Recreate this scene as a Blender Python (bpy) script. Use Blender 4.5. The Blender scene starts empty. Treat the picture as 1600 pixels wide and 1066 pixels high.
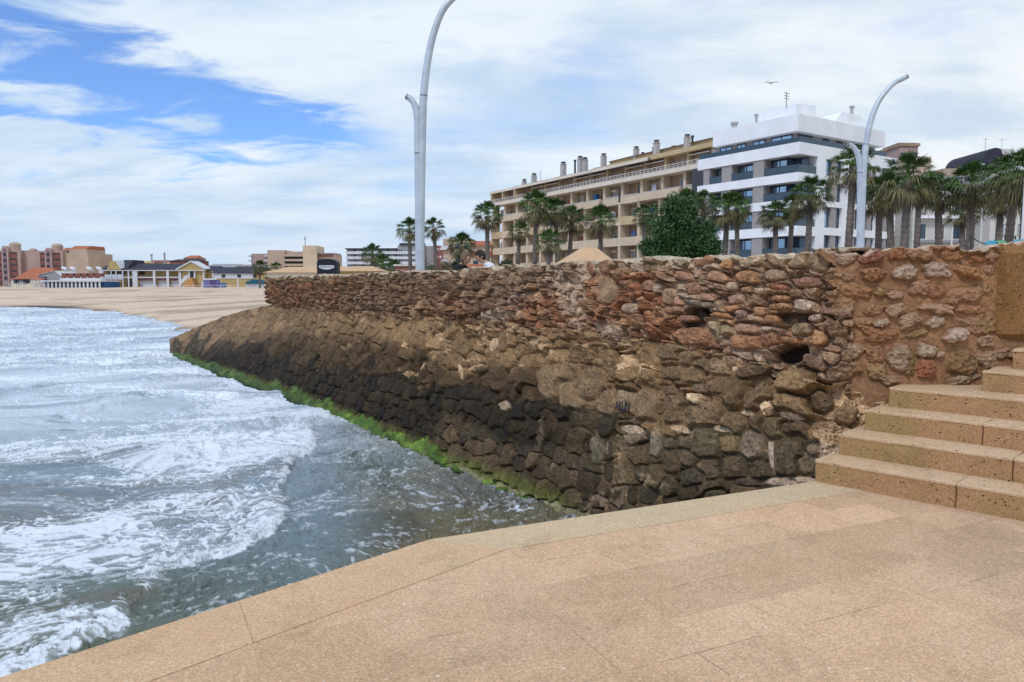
import bpy, bmesh, math, random
import numpy as np
from mathutils import Vector, Matrix, noise as mnoise
R = math.radians
random.seed(7)
scene = bpy.context.scene
C = scene.collection
# ------------------------------------------------------------------ camera
F = 1156.0; EYE = 1.6; HOR = 445.0
TH = math.atan((533.0 - HOR) / F)
cd = bpy.data.cameras.new('camera'); cam = bpy.data.objects.new('camera', cd); C.objects.link(cam)
cam.location = (0, 0, EYE); cam.rotation_euler = (math.pi/2 - TH, 0, 0)
cd.sensor_width = 36; cd.lens = 36 * F / 1600; cd.clip_end = 3000; cd.clip_start = 0.1
scene.camera = cam
cT, sT = math.cos(TH), math.sin(TH)
def ray(px, py):
    xr = (np.asarray(px, float) - 800) / F; yr = (533 - np.asarray(py, float)) / F
    return xr, cT + yr*sT, -sT + yr*cT
def PD(px, py, D):                      # a point seen at pixel, at forward distance D
    x, y, z = ray(px, py); t = D / y
    return np.stack(np.broadcast_arrays(x*t, D + 0*t, EYE + z*t), -1)
def PZ(px, py, zz):                     # a point seen at pixel, at height zz
    x, y, z = ray(px, py); t = (zz - EYE) / z
    return np.stack(np.broadcast_arrays(x*t, y*t, zz + 0*t), -1)
def ZD(py, D): return float(PD(800, py, D)[2])
def XD(px, py, D): return float(PD(px, py, D)[0])
# ------------------------------------------------------------------ noise
def h2(i, j, s=0):
    i = (np.asarray(i).astype(np.int64) & 0xffffffff).astype(np.uint64); j = (np.asarray(j).astype(np.int64) & 0xffffffff).astype(np.uint64)
    M = np.uint64(0xffffffff)
    h = (i*np.uint64(374761393) + j*np.uint64(668265263) + np.uint64((s*2246822519 + 12345) & 0xffffffff)) & M
    h = ((h ^ (h >> np.uint64(13))) * np.uint64(1274126177)) & M
    h = ((h ^ (h >> np.uint64(16))) * np.uint64(2246822519)) & M
    h = h ^ (h >> np.uint64(15))
    return h.astype(float) / 4294967295.0
def vn(x, y, s=0):
    i = np.floor(x); j = np.floor(y); fx = x - i; fy = y - j
    fx = fx*fx*fx*(fx*(fx*6-15)+10); fy = fy*fy*fy*(fy*(fy*6-15)+10)
    a = h2(i, j, s); b = h2(i+1, j, s); c = h2(i, j+1, s); d = h2(i+1, j+1, s)
    return (a*(1-fx) + b*fx)*(1-fy) + (c*(1-fx) + d*fx)*fy
def fbm(x, y, s=0, o=4, g=.5):
    t = 0; a = 1; n = 0
    ca, sa = .8, .6
    for k in range(o):
        t = t + a*vn(x, y, s+k*17); n += a; a *= g
        x, y = (x*ca - y*sa)*2.03 + 3.1, (x*sa + y*ca)*2.03 + 7.7
    return t/n
def sst(a, b, x):
    t = np.clip((x-a)/(b-a), 0, 1); return t*t*(3-2*t)
def voro(u, v, su, sv, s=0, jit=.8, p=2.6, w=.35):
    x = u/su; y = v/sv; j0 = np.floor(y)
    F1 = np.full(x.shape, 9.); F2 = np.full(x.shape, 9.); I = np.zeros(x.shape); J = np.zeros(x.shape); DX = np.zeros(x.shape); DY = np.zeros(x.shape)
    for dj in (-1, 0, 1):
        j = j0 + dj; off = h2(j, j*0+5, s+91)
        i0 = np.floor(x + off)
        for di in (-1, 0, 1):
            i = i0 + di
            cx = i + .5 + jit*(h2(i, j, s)-.5) - off; cy = j + .5 + jit*(h2(i, j, s+1)-.5)
            k = 1 + w*(h2(i, j, s+2)-.5)*2; an = (h2(i, j, s+3)-.5)*1.1
            dx = x-cx; dy = y-cy; ca = np.cos(an); sa = np.sin(an)
            rx = np.abs(dx*ca + dy*sa); ry = np.abs(-dx*sa + dy*ca)
            d = (rx**p + ry**p)**(1/p)*k
            m = d < F1
            F2 = np.where(m, F1, np.minimum(F2, d))
            I = np.where(m, i, I); J = np.where(m, j, J); DX = np.where(m, dx, DX); DY = np.where(m, dy, DY)
            F1 = np.where(m, d, F1)
    return F1, F2, I, J, DX, DY
# ------------------------------------------------------------------ object helpers
def tag(o, label=None, cat=None, group=None, kind=None):
    if label: o['label'] = label
    if cat: o['category'] = cat
    if group: o['group'] = group
    if kind: o['kind'] = kind
    return o
def empty(name, loc, rz=0, label=None, cat=None, group=None):
    o = bpy.data.objects.new(name, None); C.objects.link(o); o.location = loc; o.rotation_euler = (0, 0, rz)
    return tag(o, label, cat, group)
def link(name, me, mat, parent=None):
    if mat is not None and not me.materials: me.materials.append(mat)
    o = bpy.data.objects.new(name, me); C.objects.link(o)
    if parent: o.parent = parent
    return o
def copy_tree(o, parent=None):
    c = o.copy(); C.objects.link(c); c.parent = parent
    for ch in [x for x in bpy.data.objects if x.parent == o]: copy_tree(ch, c)
    return c
class MB:
    def __init__(s): s.v = []; s.f = []
    def add(s, vs, fs):
        n = len(s.v); s.v += [tuple(map(float, q)) for q in vs]; s.f += [tuple(i+n for i in f) for f in fs]; return s
    def box(s, x0, x1, y0, y1, z0, z1):
        return s.add([(x0,y0,z0),(x1,y0,z0),(x1,y1,z0),(x0,y1,z0),(x0,y0,z1),(x1,y0,z1),(x1,y1,z1),(x0,y1,z1)],
              [(0,3,2,1),(4,5,6,7),(0,1,5,4),(1,2,6,5),(2,3,7,6),(3,0,4,7)])
    def prism(s, pts, a, b, ax='y'):      # polygon in two axes, extruded along the third
        n = len(pts)
        def q(p, t): return (p[0], t, p[1]) if ax == 'y' else ((t, p[0], p[1]) if ax == 'x' else (p[0], p[1], t))
        vs = [q(p, a) for p in pts] + [q(p, b) for p in pts]
        return s.add(vs, [tuple(range(n)), tuple(range(2*n-1, n-1, -1))] + [(i, i+n, (i+1) % n+n, (i+1) % n) for i in range(n)])
    def tube(s, pts, rad, n=10, cap=True):
        pts = [Vector(p) for p in pts]; rad = rad if hasattr(rad, '__len__') else [rad]*len(pts)
        vs = []; up = None
        for i, p in enumerate(pts):
            t = (pts[min(i+1, len(pts)-1)] - pts[max(i-1, 0)]).normalized()
            if up is None: up = t.orthogonal().normalized()
            up = (up - t*up.dot(t)).normalized(); b = t.cross(up)
            for k in range(n):
                a = 2*math.pi*k/n; vs.append(p + (up*math.cos(a) + b*math.sin(a))*rad[i])
        fs = [(i*n+k, i*n+(k+1) % n, (i+1)*n+(k+1) % n, (i+1)*n+k) for i in range(len(pts)-1) for k in range(n)]
        if cap: fs += [tuple(range(n-1, -1, -1)), tuple(range((len(pts)-1)*n, len(pts)*n))]
        return s.add(vs, fs)
    def lathe(s, prof, c=(0, 0, 0), n=16):
        vs = [(c[0]+r*math.cos(2*math.pi*k/n), c[1]+r*math.sin(2*math.pi*k/n), c[2]+z) for r, z in prof for k in range(n)]
        fs = [(i*n+k, i*n+(k+1) % n, (i+1)*n+(k+1) % n, (i+1)*n+k) for i in range(len(prof)-1) for k in range(n)]
        fs += [tuple(range(n-1, -1, -1)), tuple(range((len(prof)-1)*n, len(prof)*n))]
        return s.add(vs, fs)
    def build(s, name, mat, parent=None, smooth=False, bevel=0):
        me = bpy.data.meshes.new(name); me.from_pydata(s.v, [], s.f)
        bm = bmesh.new(); bm.from_mesh(me); bmesh.ops.recalc_face_normals(bm, faces=bm.faces)
        if bevel: bmesh.ops.bevel(bm, geom=[e for e in bm.edges if e.calc_face_angle(0) > .5], offset=bevel, segments=1, affect='EDGES', clamp_overlap=True)
        bm.to_mesh(me); bm.free()
        if smooth: me.polygons.foreach_set('use_smooth', [True]*len(me.polygons))
        return link(name, me, mat, parent)
def grid_mesh(name, P, attrs, mat, parent=None, flip=False, smooth=True):
    n, m, _ = P.shape
    me = bpy.data.meshes.new(name); me.vertices.add(n*m); me.vertices.foreach_set('co', P.reshape(-1).astype(np.float32))
    a = (np.arange(n-1)[:, None]*m + np.arange(m-1)[None, :]).ravel()
    q = np.stack([a, a+1, a+m+1, a+m] if flip else [a, a+m, a+m+1, a+1], 1).astype(np.int32)
    me.loops.add(q.size); me.loops.foreach_set('vertex_index', q.ravel())
    me.polygons.add(len(q)); me.polygons.foreach_set('loop_start', np.arange(len(q), dtype=np.int32)*4)
    me.polygons.foreach_set('loop_total', np.full(len(q), 4, np.int32))
    me.polygons.foreach_set('use_smooth', np.full(len(q), smooth))
    me.update(calc_edges=True)
    for k, A in attrs.items():
        if A.ndim == 3:
            ca = me.color_attributes.new(k, 'FLOAT_COLOR', 'POINT')
            ca.data.foreach_set('color', np.concatenate([A, np.ones(A.shape[:2]+(1,))], -1).reshape(-1).astype(np.float32))
        else:
            fa = me.attributes.new(k, 'FLOAT', 'POINT'); fa.data.foreach_set('value', A.reshape(-1).astype(np.float32))
    return link(name, me, mat, parent)
# ------------------------------------------------------------------ materials
class N:
    def __init__(s, nt): s.nt = nt; s.n = nt.nodes; s.l = nt.links
    def new(s, t, **kw):
        n = s.n.new(t)
        for k, v in kw.items(): setattr(n, k, v)
        return n
    def put(s, sock, v):
        if hasattr(v, 'is_output') or hasattr(v, 'default_value') and hasattr(v, 'links'): s.l.new(v, sock)
        elif v is not None: sock.default_value = v
    def m(s, op, a, b=None, c=None, clamp=False):
        n = s.new('ShaderNodeMath', operation=op, use_clamp=clamp)
        for i, q in enumerate((a, b, c)):
            if q is not None: s.put(n.inputs[i], q)
        return n.outputs[0]
    def mix(s, f, a, b, bt='MIX'):
        n = s.new('ShaderNodeMix', data_type='RGBA', blend_type=bt, clamp_factor=True)
        s.put(n.inputs[0], f)
        for i, q in ((6, a), (7, b)): s.put(n.inputs[i], (*q, 1) if isinstance(q, tuple) and len(q) == 3 else q)
        return n.outputs[2]
    def noise(s, vec, scale, detail=4, rough=.55, dist=0, out=0):
        n = s.new('ShaderNodeTexNoise'); n.inputs['Scale'].default_value = scale; n.inputs['Detail'].default_value = detail
        n.inputs['Roughness'].default_value = rough; n.inputs['Distortion'].default_value = dist
        if vec is not None: s.l.new(vec, n.inputs['Vector'])
        return n.outputs[out]
    def ramp(s, f, a, b, lo=0., hi=1.):
        n = s.new('ShaderNodeMapRange'); n.interpolation_type = 'SMOOTHSTEP'
        s.put(n.inputs[0], f); n.inputs[1].default_value = a; n.inputs[2].default_value = b; n.inputs[3].default_value = lo; n.inputs[4].default_value = hi
        return n.outputs[0]
    def bump(s, h, strength=.3, dist=.01):
        n = s.new('ShaderNodeBump'); n.inputs['Strength'].default_value = strength; n.inputs['Distance'].default_value = dist
        s.l.new(h, n.inputs['Height']); return n.outputs[0]
def newmat(name):
    m = bpy.data.materials.new(name); m.use_nodes = True; g = N(m.node_tree); return m, g, m.node_tree.nodes['Principled BSDF']
def mat(name, col, rough=.8, var=.15, scale=2., bump=.1, bscale=20, metal=0, spec=.4, streak=0):
    m, g, b = newmat(name); tc = g.new('ShaderNodeTexCoord').outputs['Object']
    n1 = g.noise(tc, scale, 5, .6)
    k = g.ramp(n1, .3, .7, 1-var, 1+var)
    n = g.new('ShaderNodeMix', data_type='RGBA', blend_type='MULTIPLY'); n.inputs[0].default_value = 1; n.inputs[6].default_value = (*col, 1)
    cc = g.new('ShaderNodeCombineColor'); [g.l.new(k, cc.inputs[i]) for i in range(3)]; g.l.new(cc.outputs[0], n.inputs[7])
    out = n.outputs[2]
    if streak:
        mp = g.new('ShaderNodeMapping'); mp.inputs['Scale'].default_value = (3, 3, .25); g.l.new(tc, mp.inputs[0])
        out = g.mix(g.ramp(g.noise(mp.outputs[0], 1.2, 5, .7), .5, .75, 0, streak), out, tuple(c*.55 for c in col))
    g.l.new(out, b.inputs['Base Color'])
    b.inputs['Roughness'].default_value = rough; b.inputs['Metallic'].default_value = metal; b.inputs['Specular IOR Level'].default_value = spec
    if bump: g.l.new(g.bump(g.noise(tc, bscale, 4), bump, .02), b.inputs['Normal'])
    return m
def attmat(name, att='col', rough=.9, fine=60, fvar=.3, bump=.5, bdist=.006, spec=.25, pits=0):
    m, g, b = newmat(name); a = g.new('ShaderNodeAttribute', attribute_name=att).outputs['Color']
    tc = g.new('ShaderNodeTexCoord').outputs['Object']
    n1 = g.noise(tc, fine, 6, .65); n2 = g.noise(tc, fine*.22, 4, .6)
    k = g.m('MULTIPLY', g.ramp(n1, .25, .75, 1-fvar, 1+fvar), g.ramp(n2, .3, .7, 1-fvar*.5, 1+fvar*.5))
    cc = g.new('ShaderNodeCombineColor'); [g.l.new(k, cc.inputs[i]) for i in range(3)]
    col = g.mix(1.0, a, cc.outputs[0], 'MULTIPLY')
    h = g.m('ADD', g.m('MULTIPLY', n1, .6), n2)
    if pits:
        v = g.new('ShaderNodeTexVoronoi'); v.inputs['Scale'].default_value = pits; g.l.new(tc, v.inputs['Vector'])
        pm = g.m('MULTIPLY', g.ramp(v.outputs['Distance'], .12, .3, 1, 0), g.ramp(g.noise(tc, pits*.6, 2), .5, .6))
        col = g.mix(g.m('MULTIPLY', pm, .75), col, (.03, .022, .014)); h = g.m('SUBTRACT', h, pm)
    g.l.new(col, b.inputs['Base Color']); b.inputs['Roughness'].default_value = rough; b.inputs['Specular IOR Level'].default_value = spec
    g.l.new(g.bump(h, bump, bdist), b.inputs['Normal'])
    return m
# ------------------------------------------------------------------ world, sun
w = bpy.data.worlds.new('World'); scene.world = w; w.use_nodes = True
g = N(w.node_tree); bg = w.node_tree.nodes['Background']; bg.inputs['Strength'].default_value = .1
SUN_EL, SUN_AZ = R(50), R(212)     # azimuth measured from +Y towards +X
sky = g.new('ShaderNodeTexSky', sky_type='NISHITA'); sky.sun_disc = False; sky.sun_elevation = SUN_EL; sky.sun_rotation = SUN_AZ
sky.air_density = 1.0; sky.dust_density = .6; sky.ozone_density = 2.0
tc = g.new('ShaderNodeTexCoord').outputs['Generated']
sx = g.new('ShaderNodeSeparateXYZ'); g.l.new(tc, sx.inputs[0]); x, y, z = sx.outputs
zc = g.m('ADD', g.m('MAXIMUM', z, 0.0), .16)
cb = g.new('ShaderNodeCombineXYZ'); g.l.new(g.m('DIVIDE', x, zc), cb.inputs[0]); g.l.new(g.m('MULTIPLY', g.m('DIVIDE', y, zc), 1.0), cb.inputs[1])
cv = cb.outputs[0]
mp = g.new('ShaderNodeMapping'); mp.inputs['Rotation'].default_value = (0, 0, R(-28)); mp.inputs['Scale'].default_value = (.75, 1.25, 1); mp.inputs['Location'].default_value = (3.3, 1.7, 0); g.l.new(cv, mp.inputs[0])
nA = g.noise(mp.outputs[0], 1.3, 9, .56, .25)
nB = g.noise(mp.outputs[0], 3.4, 9, .62, .5)
nC = g.noise(cv, .55, 5, .55, .3)
az = g.m('ARCTAN2', x, y); el = g.m('ARCSINE', z)
line = g.m('ADD', g.m('MULTIPLY', g.m('ADD', az, .605), -.19), .262)
dd = g.m('ABSOLUTE', g.m('SUBTRACT', g.m('ADD', el, g.m('MULTIPLY', g.m('SUBTRACT', nA, .5), .10)), line))
wid = g.m('MAXIMUM', g.m('MULTIPLY_ADD', g.m('ADD', az, .605), -.15, .092), .012)
band = g.m('SUBTRACT', 1.15, g.m('DIVIDE', dd, wid))
band = g.m('ADD', band, g.m('MULTIPLY', g.m('SUBTRACT', nB, .5), 4.4))
blue = g.ramp(band, -.1, .95)
blue = g.m('MULTIPLY', blue, g.ramp(az, -.12, -.24))
blue2 = g.m('MULTIPLY', g.ramp(g.m('ADD', nC, g.m('MULTIPLY', g.m('SUBTRACT', nB, .5), .5)), .50, .68), .40)
blue = g.m('MAXIMUM', blue, g.m('MULTIPLY', blue2, g.ramp(el, .02, .12)))
grey = g.ramp(g.m('ADD', g.m('MULTIPLY', nA, .75), g.m('MULTIPLY', nB, .25)), .36, .62)
bright = g.m('MULTIPLY', g.ramp(az, -.3, .6), 1.0)
cloudA = g.mix(grey, (4.7, 6.35, 8.4), (7.7, 8.5, 9.3))
cloudB = g.mix(grey, (5.7, 6.9, 8.2), (8.7, 9.05, 9.3))
cloud = g.mix(bright, cloudA, cloudB)
low = g.ramp(el, .16, .0)
cloud = g.mix(g.m('MULTIPLY', low, .6), cloud, (5.4, 6.7, 8.4))
skc = g.mix(.04, g.mix(1.0, sky.outputs[0], (.85, 1.2, 1.75), 'MULTIPLY'), (6.2, 7.3, 8.8))
final = g.mix(blue, cloud, skc)
g.l.new(final, bg.inputs['Color'])
ld = bpy.data.lights.new('sun', 'SUN'); ld.energy = 1.5; ld.angle = R(11); ld.color = (1, .95, .87)
so = bpy.data.objects.new('sun', ld); C.objects.link(so)
sd = Vector((math.sin(SUN_AZ)*math.cos(SUN_EL), math.cos(SUN_AZ)*math.cos(SUN_EL), math.sin(SUN_EL)))
so.rotation_euler = sd.to_track_quat('Z', 'Y').to_euler()
vs = scene.view_settings; vs.view_transform = 'Standard'; vs.look = 'None'; vs.exposure = .1; vs.gamma = 1

# ------------------------------------------------------------------ ground, sand, promenade
SEA = -1.2
# shoreline in plan (px, py at z = SEA)
sh = np.array([PZ(a, b, SEA)[:2] for a, b in ((-900, 478), (-300, 478), (0, 480), (60, 482), (110, 484), (170, 488), (215, 498), (235, 507), (255, 514), (300, 524))])
def shore_y(xx):
    o = np.argsort(sh[:, 0]); return np.interp(xx, sh[o, 0], sh[o, 1])
xs = np.concatenate([np.linspace(-900, -100, 40), np.linspace(-98, 20, 420), np.linspace(24, 900, 60)])
dd_ = np.concatenate([np.linspace(-30, -1, 12), np.geomspace(1, 41, 220)-1, np.geomspace(42, 1400, 90)])
X, T = np.meshgrid(xs, dd_, indexing='ij')
Y = shore_y(X) + T + (fbm(X*.12, T*0+1, 3, 3)-.5)*2
Zs = SEA + np.interp(T, [-30, 0, 6, 25, 55, 85, 3000], [-2.5, -.02, .42, 1.15, 1.92, 2.26, 2.28])
Zs += (fbm(X*.1, Y*.25, 5, 4)-.5)*.34*sst(1, 12, T)*(1-sst(90, 120, T)) + (fbm(X*.9, Y*1.3, 8, 3)-.5)*.06*sst(0, 4, T)*(1-sst(90, 120, T))
Zs += (fbm(X*.05, Y*.12, 31, 3)-.5)*.3*sst(20, 40, T)*(1-sst(80, 110, T))
mp_ = (Y < 27) & (X > -8.6)
Zs = np.where(mp_, -2.0, Zs)
wet = np.clip(1-sst(0, 3.5, T + (fbm(X*.25, Y*.3, 9, 3)-.5)*5), 0, 1)
pebb = sst(.56, .66, fbm(X*.07, Y*.22, 14, 4)) * sst(1, 7, T)*(1-sst(50, 70, T))
dry = np.array([.60, .46, .34]); wt = np.array([.30, .22, .155]); pb = np.array([.34, .26, .19])
col = dry*(1+.16*(fbm(X*.3, Y*.8, 12, 4)-.5))[..., None]
col = col*(1-pebb[..., None]*.8) + pb*pebb[..., None]*.8
weed = sst(-52, -47, -np.abs(X+49)-0*X)*0
weed = np.exp(-((X+56)/6.)**2 - ((T-1.6)/1.6)**2)*1.6 + np.exp(-((X+40)/4.)**2 - ((T-.8)/.6)**2)
weed = np.clip(weed*(.3+1.2*fbm(X*.8, Y*1.2, 77, 3)), 0, 1)
col = col*(1-wet[..., None]) + wt*wet[..., None]
col = col*(1-weed[..., None]) + np.array([.06, .055, .05])*weed[..., None]
sand = grid_mesh('beach_sand', np.stack([X, Y, Zs], -1), {'col': col}, attmat('sand', fine=3, fvar=.12, bump=.5, bdist=.05))
tag(sand, kind='structure')

TOPR = [(417, 433, 24.2), (440, 432, 22.6), (500, 430, 19.5), (560, 427, 17.2), (600, 424.5, 16), (700, 420, 13.4), (760, 417, 12.2), (800, 414.5, 11.5), (900, 409, 10.1), (1000, 404, 9.0), (1100, 400.5, 8.15), (1200, 396.5, 7.5), (1295, 391, 7.02)]
TOPR2 = [(1295, 391, 7.0), (1400, 386.5, 6.85), (1480, 384, 6.8), (1640, 381.5, 6.85)]
toppl = [PD(a, b, c) for a, b, c in TOPR + TOPR2[1:]]
# promenade behind the wall
me_pts = [(p[0]+.25*.85, p[1]+.25) for p in toppl] + [(20, 7.2), (400, 7.2), (400, 260), (-30, 260), (-13, 60), (-7.6, 27)]
pm = MB(); pm.prism([(a, b) for a, b in me_pts], -2.2, 1.0, 'z')
prom = pm.build('promenade', mat('promenade_paving', (.42, .36, .30), .85, .12, 1.5, .2, 30)); tag(prom, kind='structure')
# far ground, sits under everything to the horizon
gm = MB(); gm.add([(-2500, 262, .93), (2500, 262, .93), (2500, 2600, .93), (-2500, 2600, .93)], [(0, 1, 2, 3)])
tag(gm.build('ground', mat('far_ground', (.33, .29, .22), .95, .2, .02, 0)), kind='structure')
sb = MB(); sb.add([(-2500, -2500, -2.6), (2500, -2500, -2.6), (2500, 2600, -2.6), (-2500, 2600, -2.6)], [(0, 1, 2, 3)])
tag(sb.build('seabed', mat('seabed_sand', (.25, .2, .14), .95, .2, .3, 0)), kind='structure')

# ------------------------------------------------------------------ platform
Bc = PZ(1272, 752, 0); Ac = PZ(670, 843, 0); Lc = PZ(20, 1052, 0)
dAL = (Lc-Ac)[:2]/np.linalg.norm((Lc-Ac)[:2]); dAB = (Bc-Ac)[:2]/np.linalg.norm((Bc-Ac)[:2])
L2 = Ac[:2] + dAL*30
def stone_mat(name, base, warm, grey, joints=True, sp=1.0, pits=True):
    m, g, b = newmat(name); tc = g.new('ShaderNodeTexCoord').outputs['Object']
    big = g.noise(tc, .9, 5, .6, .3); mid = g.noise(tc, 6, 5, .6); fine = g.noise(tc, 90*sp, 5, .75); fine2 = g.noise(tc, 220*sp, 3, .7)
    c = g.mix(g.ramp(big, .36, .64), base, warm); st2 = g.noise(tc, 2.3, 6, .7, .6); c = g.mix(g.m('MULTIPLY', g.ramp(st2, .52, .68), .34), c, tuple(q*.6 for q in base)); st3 = g.noise(tc, .8, 6, .65, .4); c = g.mix(g.m('MULTIPLY', g.ramp(st3, .55, .68), .24 if not pits else .12), c, (.30, .27, .12)); st4 = g.noise(tc, .45, 7, .7, .8); c = g.mix(g.m('MULTIPLY', g.ramp(st4, .54, .66), .25), c, (.26, .19, .13)); c = g.mix(g.m('MULTIPLY', g.ramp(mid, .5, .72), .35), c, grey)
    v = g.new('ShaderNodeTexVoronoi'); v.inputs['Scale'].default_value = 120*sp; g.l.new(tc, v.inputs['Vector'])
    sepc = g.new('ShaderNodeSeparateColor'); g.l.new(v.outputs['Color'], sepc.inputs[0])
    k = g.m('MULTIPLY', g.m('MULTIPLY', g.ramp(fine, .3, .7, .80, 1.18), g.ramp(sepc.outputs[0], 0, 1, .86, 1.14)), g.ramp(fine2, .3, .7, .85, 1.12))
    cc = g.new('ShaderNodeCombineColor'); [g.l.new(k, cc.inputs[i]) for i in range(3)]
    c = g.mix(1.0, c, cc.outputs[0], 'MULTIPLY')
    # pale shell fragments and dark pores
    c = g.mix(g.m('MULTIPLY', g.ramp(sepc.outputs[1], .965, .985), .5 if joints or not pits else .22), c, (.78, .68, .55))
    v2 = g.new('ShaderNodeTexVoronoi'); v2.inputs['Scale'].default_value = 16*sp; g.l.new(tc, v2.inputs['Vector'])
    s2 = g.new('ShaderNodeSeparateColor'); g.l.new(v2.outputs['Color'], s2.inputs[0])
    wf = g.m('MULTIPLY', g.ramp(s2.outputs[1], .93, .96) if pits is not None and joints else g.ramp(s2.outputs[1], .985, .995), g.ramp(v2.outputs['Distance'], .09, .16, 1, 0)); c = g.mix(g.m('MULTIPLY', wf, .6), c, (.85, .78, .66))
    h = g.m('ADD', g.m('MULTIPLY', fine, .8), g.m('MULTIPLY', mid, .5))
    if joints:
        mp = g.new('ShaderNodeMapping'); mp.inputs['Rotation'].default_value = (0, 0, -math.atan2(dAB[1], dAB[0])); g.l.new(tc, mp.inputs[0])
        s = g.new('ShaderNodeSeparateXYZ'); g.l.new(mp.outputs[0], s.inputs[0])
        jit = g.m('MULTIPLY', g.m('SUBTRACT', g.noise(tc, 4, 3), .5), .02)
        row = g.m('FLOOR', g.m('DIVIDE', s.outputs[1], .62))
        fx = g.m('ABSOLUTE', g.m('SUBTRACT', g.m('FRACT', g.m('ADD', g.m('DIVIDE', g.m('ADD', s.outputs[0], jit), .95), g.m('MULTIPLY', row, .41))), .5))
        fy = g.m('ABSOLUTE', g.m('SUBTRACT', g.m('FRACT', g.m('DIVIDE', g.m('ADD', s.outputs[1], jit), .62)), .5))
        jn = g.m('MAXIMUM', g.ramp(fx, .4955, .4985), g.ramp(fy, .4935, .498))
        jn = g.m('MULTIPLY', jn, g.ramp(g.noise(tc, 1.7, 4, .7), .47, .62))
        # slabs differ a little in tone
        wn = g.new('ShaderNodeTexWhiteNoise', noise_dimensions='2D'); cb = g.new('ShaderNodeCombineXYZ')
        g.l.new(g.m('ROUND', g.m('ADD', g.m('DIVIDE', g.m('ADD', s.outputs[0], jit), .95), g.m('MULTIPLY', row, .41))), cb.inputs[0]); g.l.new(g.m('ROUND', g.m('DIVIDE', g.m('ADD', s.outputs[1], jit), .62)), cb.inputs[1]); g.l.new(cb.outputs[0], wn.inputs[0])
        k2 = g.ramp(wn.outputs[0], 0, 1, .89, 1.09); c2 = g.new('ShaderNodeCombineColor'); [g.l.new(k2, c2.inputs[i]) for i in range(3)]
        c = g.mix(1.0, c, c2.outputs[0], 'MULTIPLY')
        c = g.mix(g.m('MULTIPLY', jn, .6), c, (.16, .11, .07)); h = g.m('SUBTRACT', h, g.m('MULTIPLY', jn, 1.2))
    elif pits:
        v3 = g.new('ShaderNodeTexVoronoi'); v3.inputs['Scale'].default_value = 34; g.l.new(tc, v3.inputs['Vector'])
        pm = g.m('MULTIPLY', g.ramp(v3.outputs['Distance'], .14, .32, 1, 0), g.ramp(g.noise(tc, 14, 3), .53, .6))
        c = g.mix(g.m('MULTIPLY', pm, .85), c, (.035, .022, .01)); h = g.m('SUBTRACT', h, g.m('MULTIPLY', pm, 2))
    g.l.new(c, b.inputs['Base Color']); b.inputs['Roughness'].default_value = .92; b.inputs['Specular IOR Level'].default_value = .2
    g.l.new(g.bump(h, .55, .006), b.inputs['Normal'])
    return m
MP = stone_mat('platform_stone', (.585, .378, .228), (.64, .425, .275), (.485, .34, .20))
MC = stone_mat('coping_stone', (.585, .38, .225), (.62, .415, .26), (.45, .35, .185), joints=False, pits=False)
MG = stone_mat('pale_coping_stone', (.60, .44, .275), (.55, .43, .28), (.46, .40, .27), joints=False, pits=False)
plat = empty('stone_platform', (float(Ac[0]), float(Ac[1]), 0)); tag(plat, kind='structure')
O = Ac[:2]
nAB = np.array([dAB[1], -dAB[0]])        # inwards
nAL = np.array([-dAL[1], dAL[0]]);
if nAL @ np.array([1, -1]) < 0: nAL = -nAL
wAB, wAL = .36, .47
def isect(p, d, q, e):
    M_ = np.array([[d[0], -e[0]], [d[1], -e[1]]]); t = np.linalg.solve(M_, q-p); return p + d*t[0]
inner = isect(O+nAB*wAB, dAB, O+nAL*wAL, dAL)
Bend = Bc[:2] + dAB*3.0
g_ = .0012
def slab(name, pts, z1, m, z0=-1.7):
    mb = MB(); mb.prism([tuple(np.array(p)-O) for p in pts], z0, z1, 'z'); return mb.build(name, m, plat, bevel=.0012)
slab('paving', [inner + nAB*g_ + nAL*g_, Bend + nAB*(wAB+g_), (14, 4), (14, -12), (-22, -26), L2 + nAL*(wAL+g_)], -.003, MP)
# coping pieces along the left edge
cuts = [0, 1.25, 2.62, 4.3, 7, 12, 30]
inL = lambda t: O + dAL*t + nAL*wAL
for i in range(len(cuts)-1):
    a, b = cuts[i], cuts[i+1]
    p0 = O if i == 0 else O + dAL*(a+.0015); q0 = inner if i == 0 else inL(a+.0015) + dAL*.16
    m_ = MG if i == 3 else MC
    q1 = inL(b) + dAL*.16
    slab('coping', [p0, O + dAL*b, q1, q0], 0, m_)
cuts = [0, 1.9, 3.42, 6.4]
for i in range(3):
    a, b = cuts[i], cuts[i+1]
    p0 = O + dAB*(a+.0015); q0 = inner + dAB*.0015 if i == 0 else O + dAB*(a+.0015) + nAB*wAB
    slab('coping', [p0, O + dAB*b, O + dAB*b + nAB*wAB, q0], 0, MG)

# ------------------------------------------------------------------ steps
def chip(o, cell=.045, amp=.006):
    """worn edges: cut the block finely and wear its corners"""
    bm = bmesh.new(); bm.from_mesh(o.data)
    for it in range(6):
        es = [e for e in bm.edges if e.calc_length() > cell*1.8]
        if not es: break
        bmesh.ops.subdivide_edges(bm, edges=es, cuts=1, use_grid_fill=True)
    for v in bm.verts:
        p = v.co*9; q = v.co*31
        k = mnoise.noise_vector(p)*.6+mnoise.noise_vector(q)*.5
        ed = any(e.is_manifold and e.calc_face_angle(0) > .3 for e in v.link_edges)
        v.co += k*amp*(1.0 if ed else .35)
        if ed and mnoise.noise(v.co*5) > .28: v.co -= v.normal*amp*1.6
    bm.to_mesh(o.data); bm.free(); return o
MS = stone_mat('step_stone', (.35, .23, .095), (.42, .235, .12), (.26, .19, .075), joints=False)
MT = stone_mat('tread_stone', (.56, .375, .22), (.60, .42, .27), (.42, .31, .19), joints=False)
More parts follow.
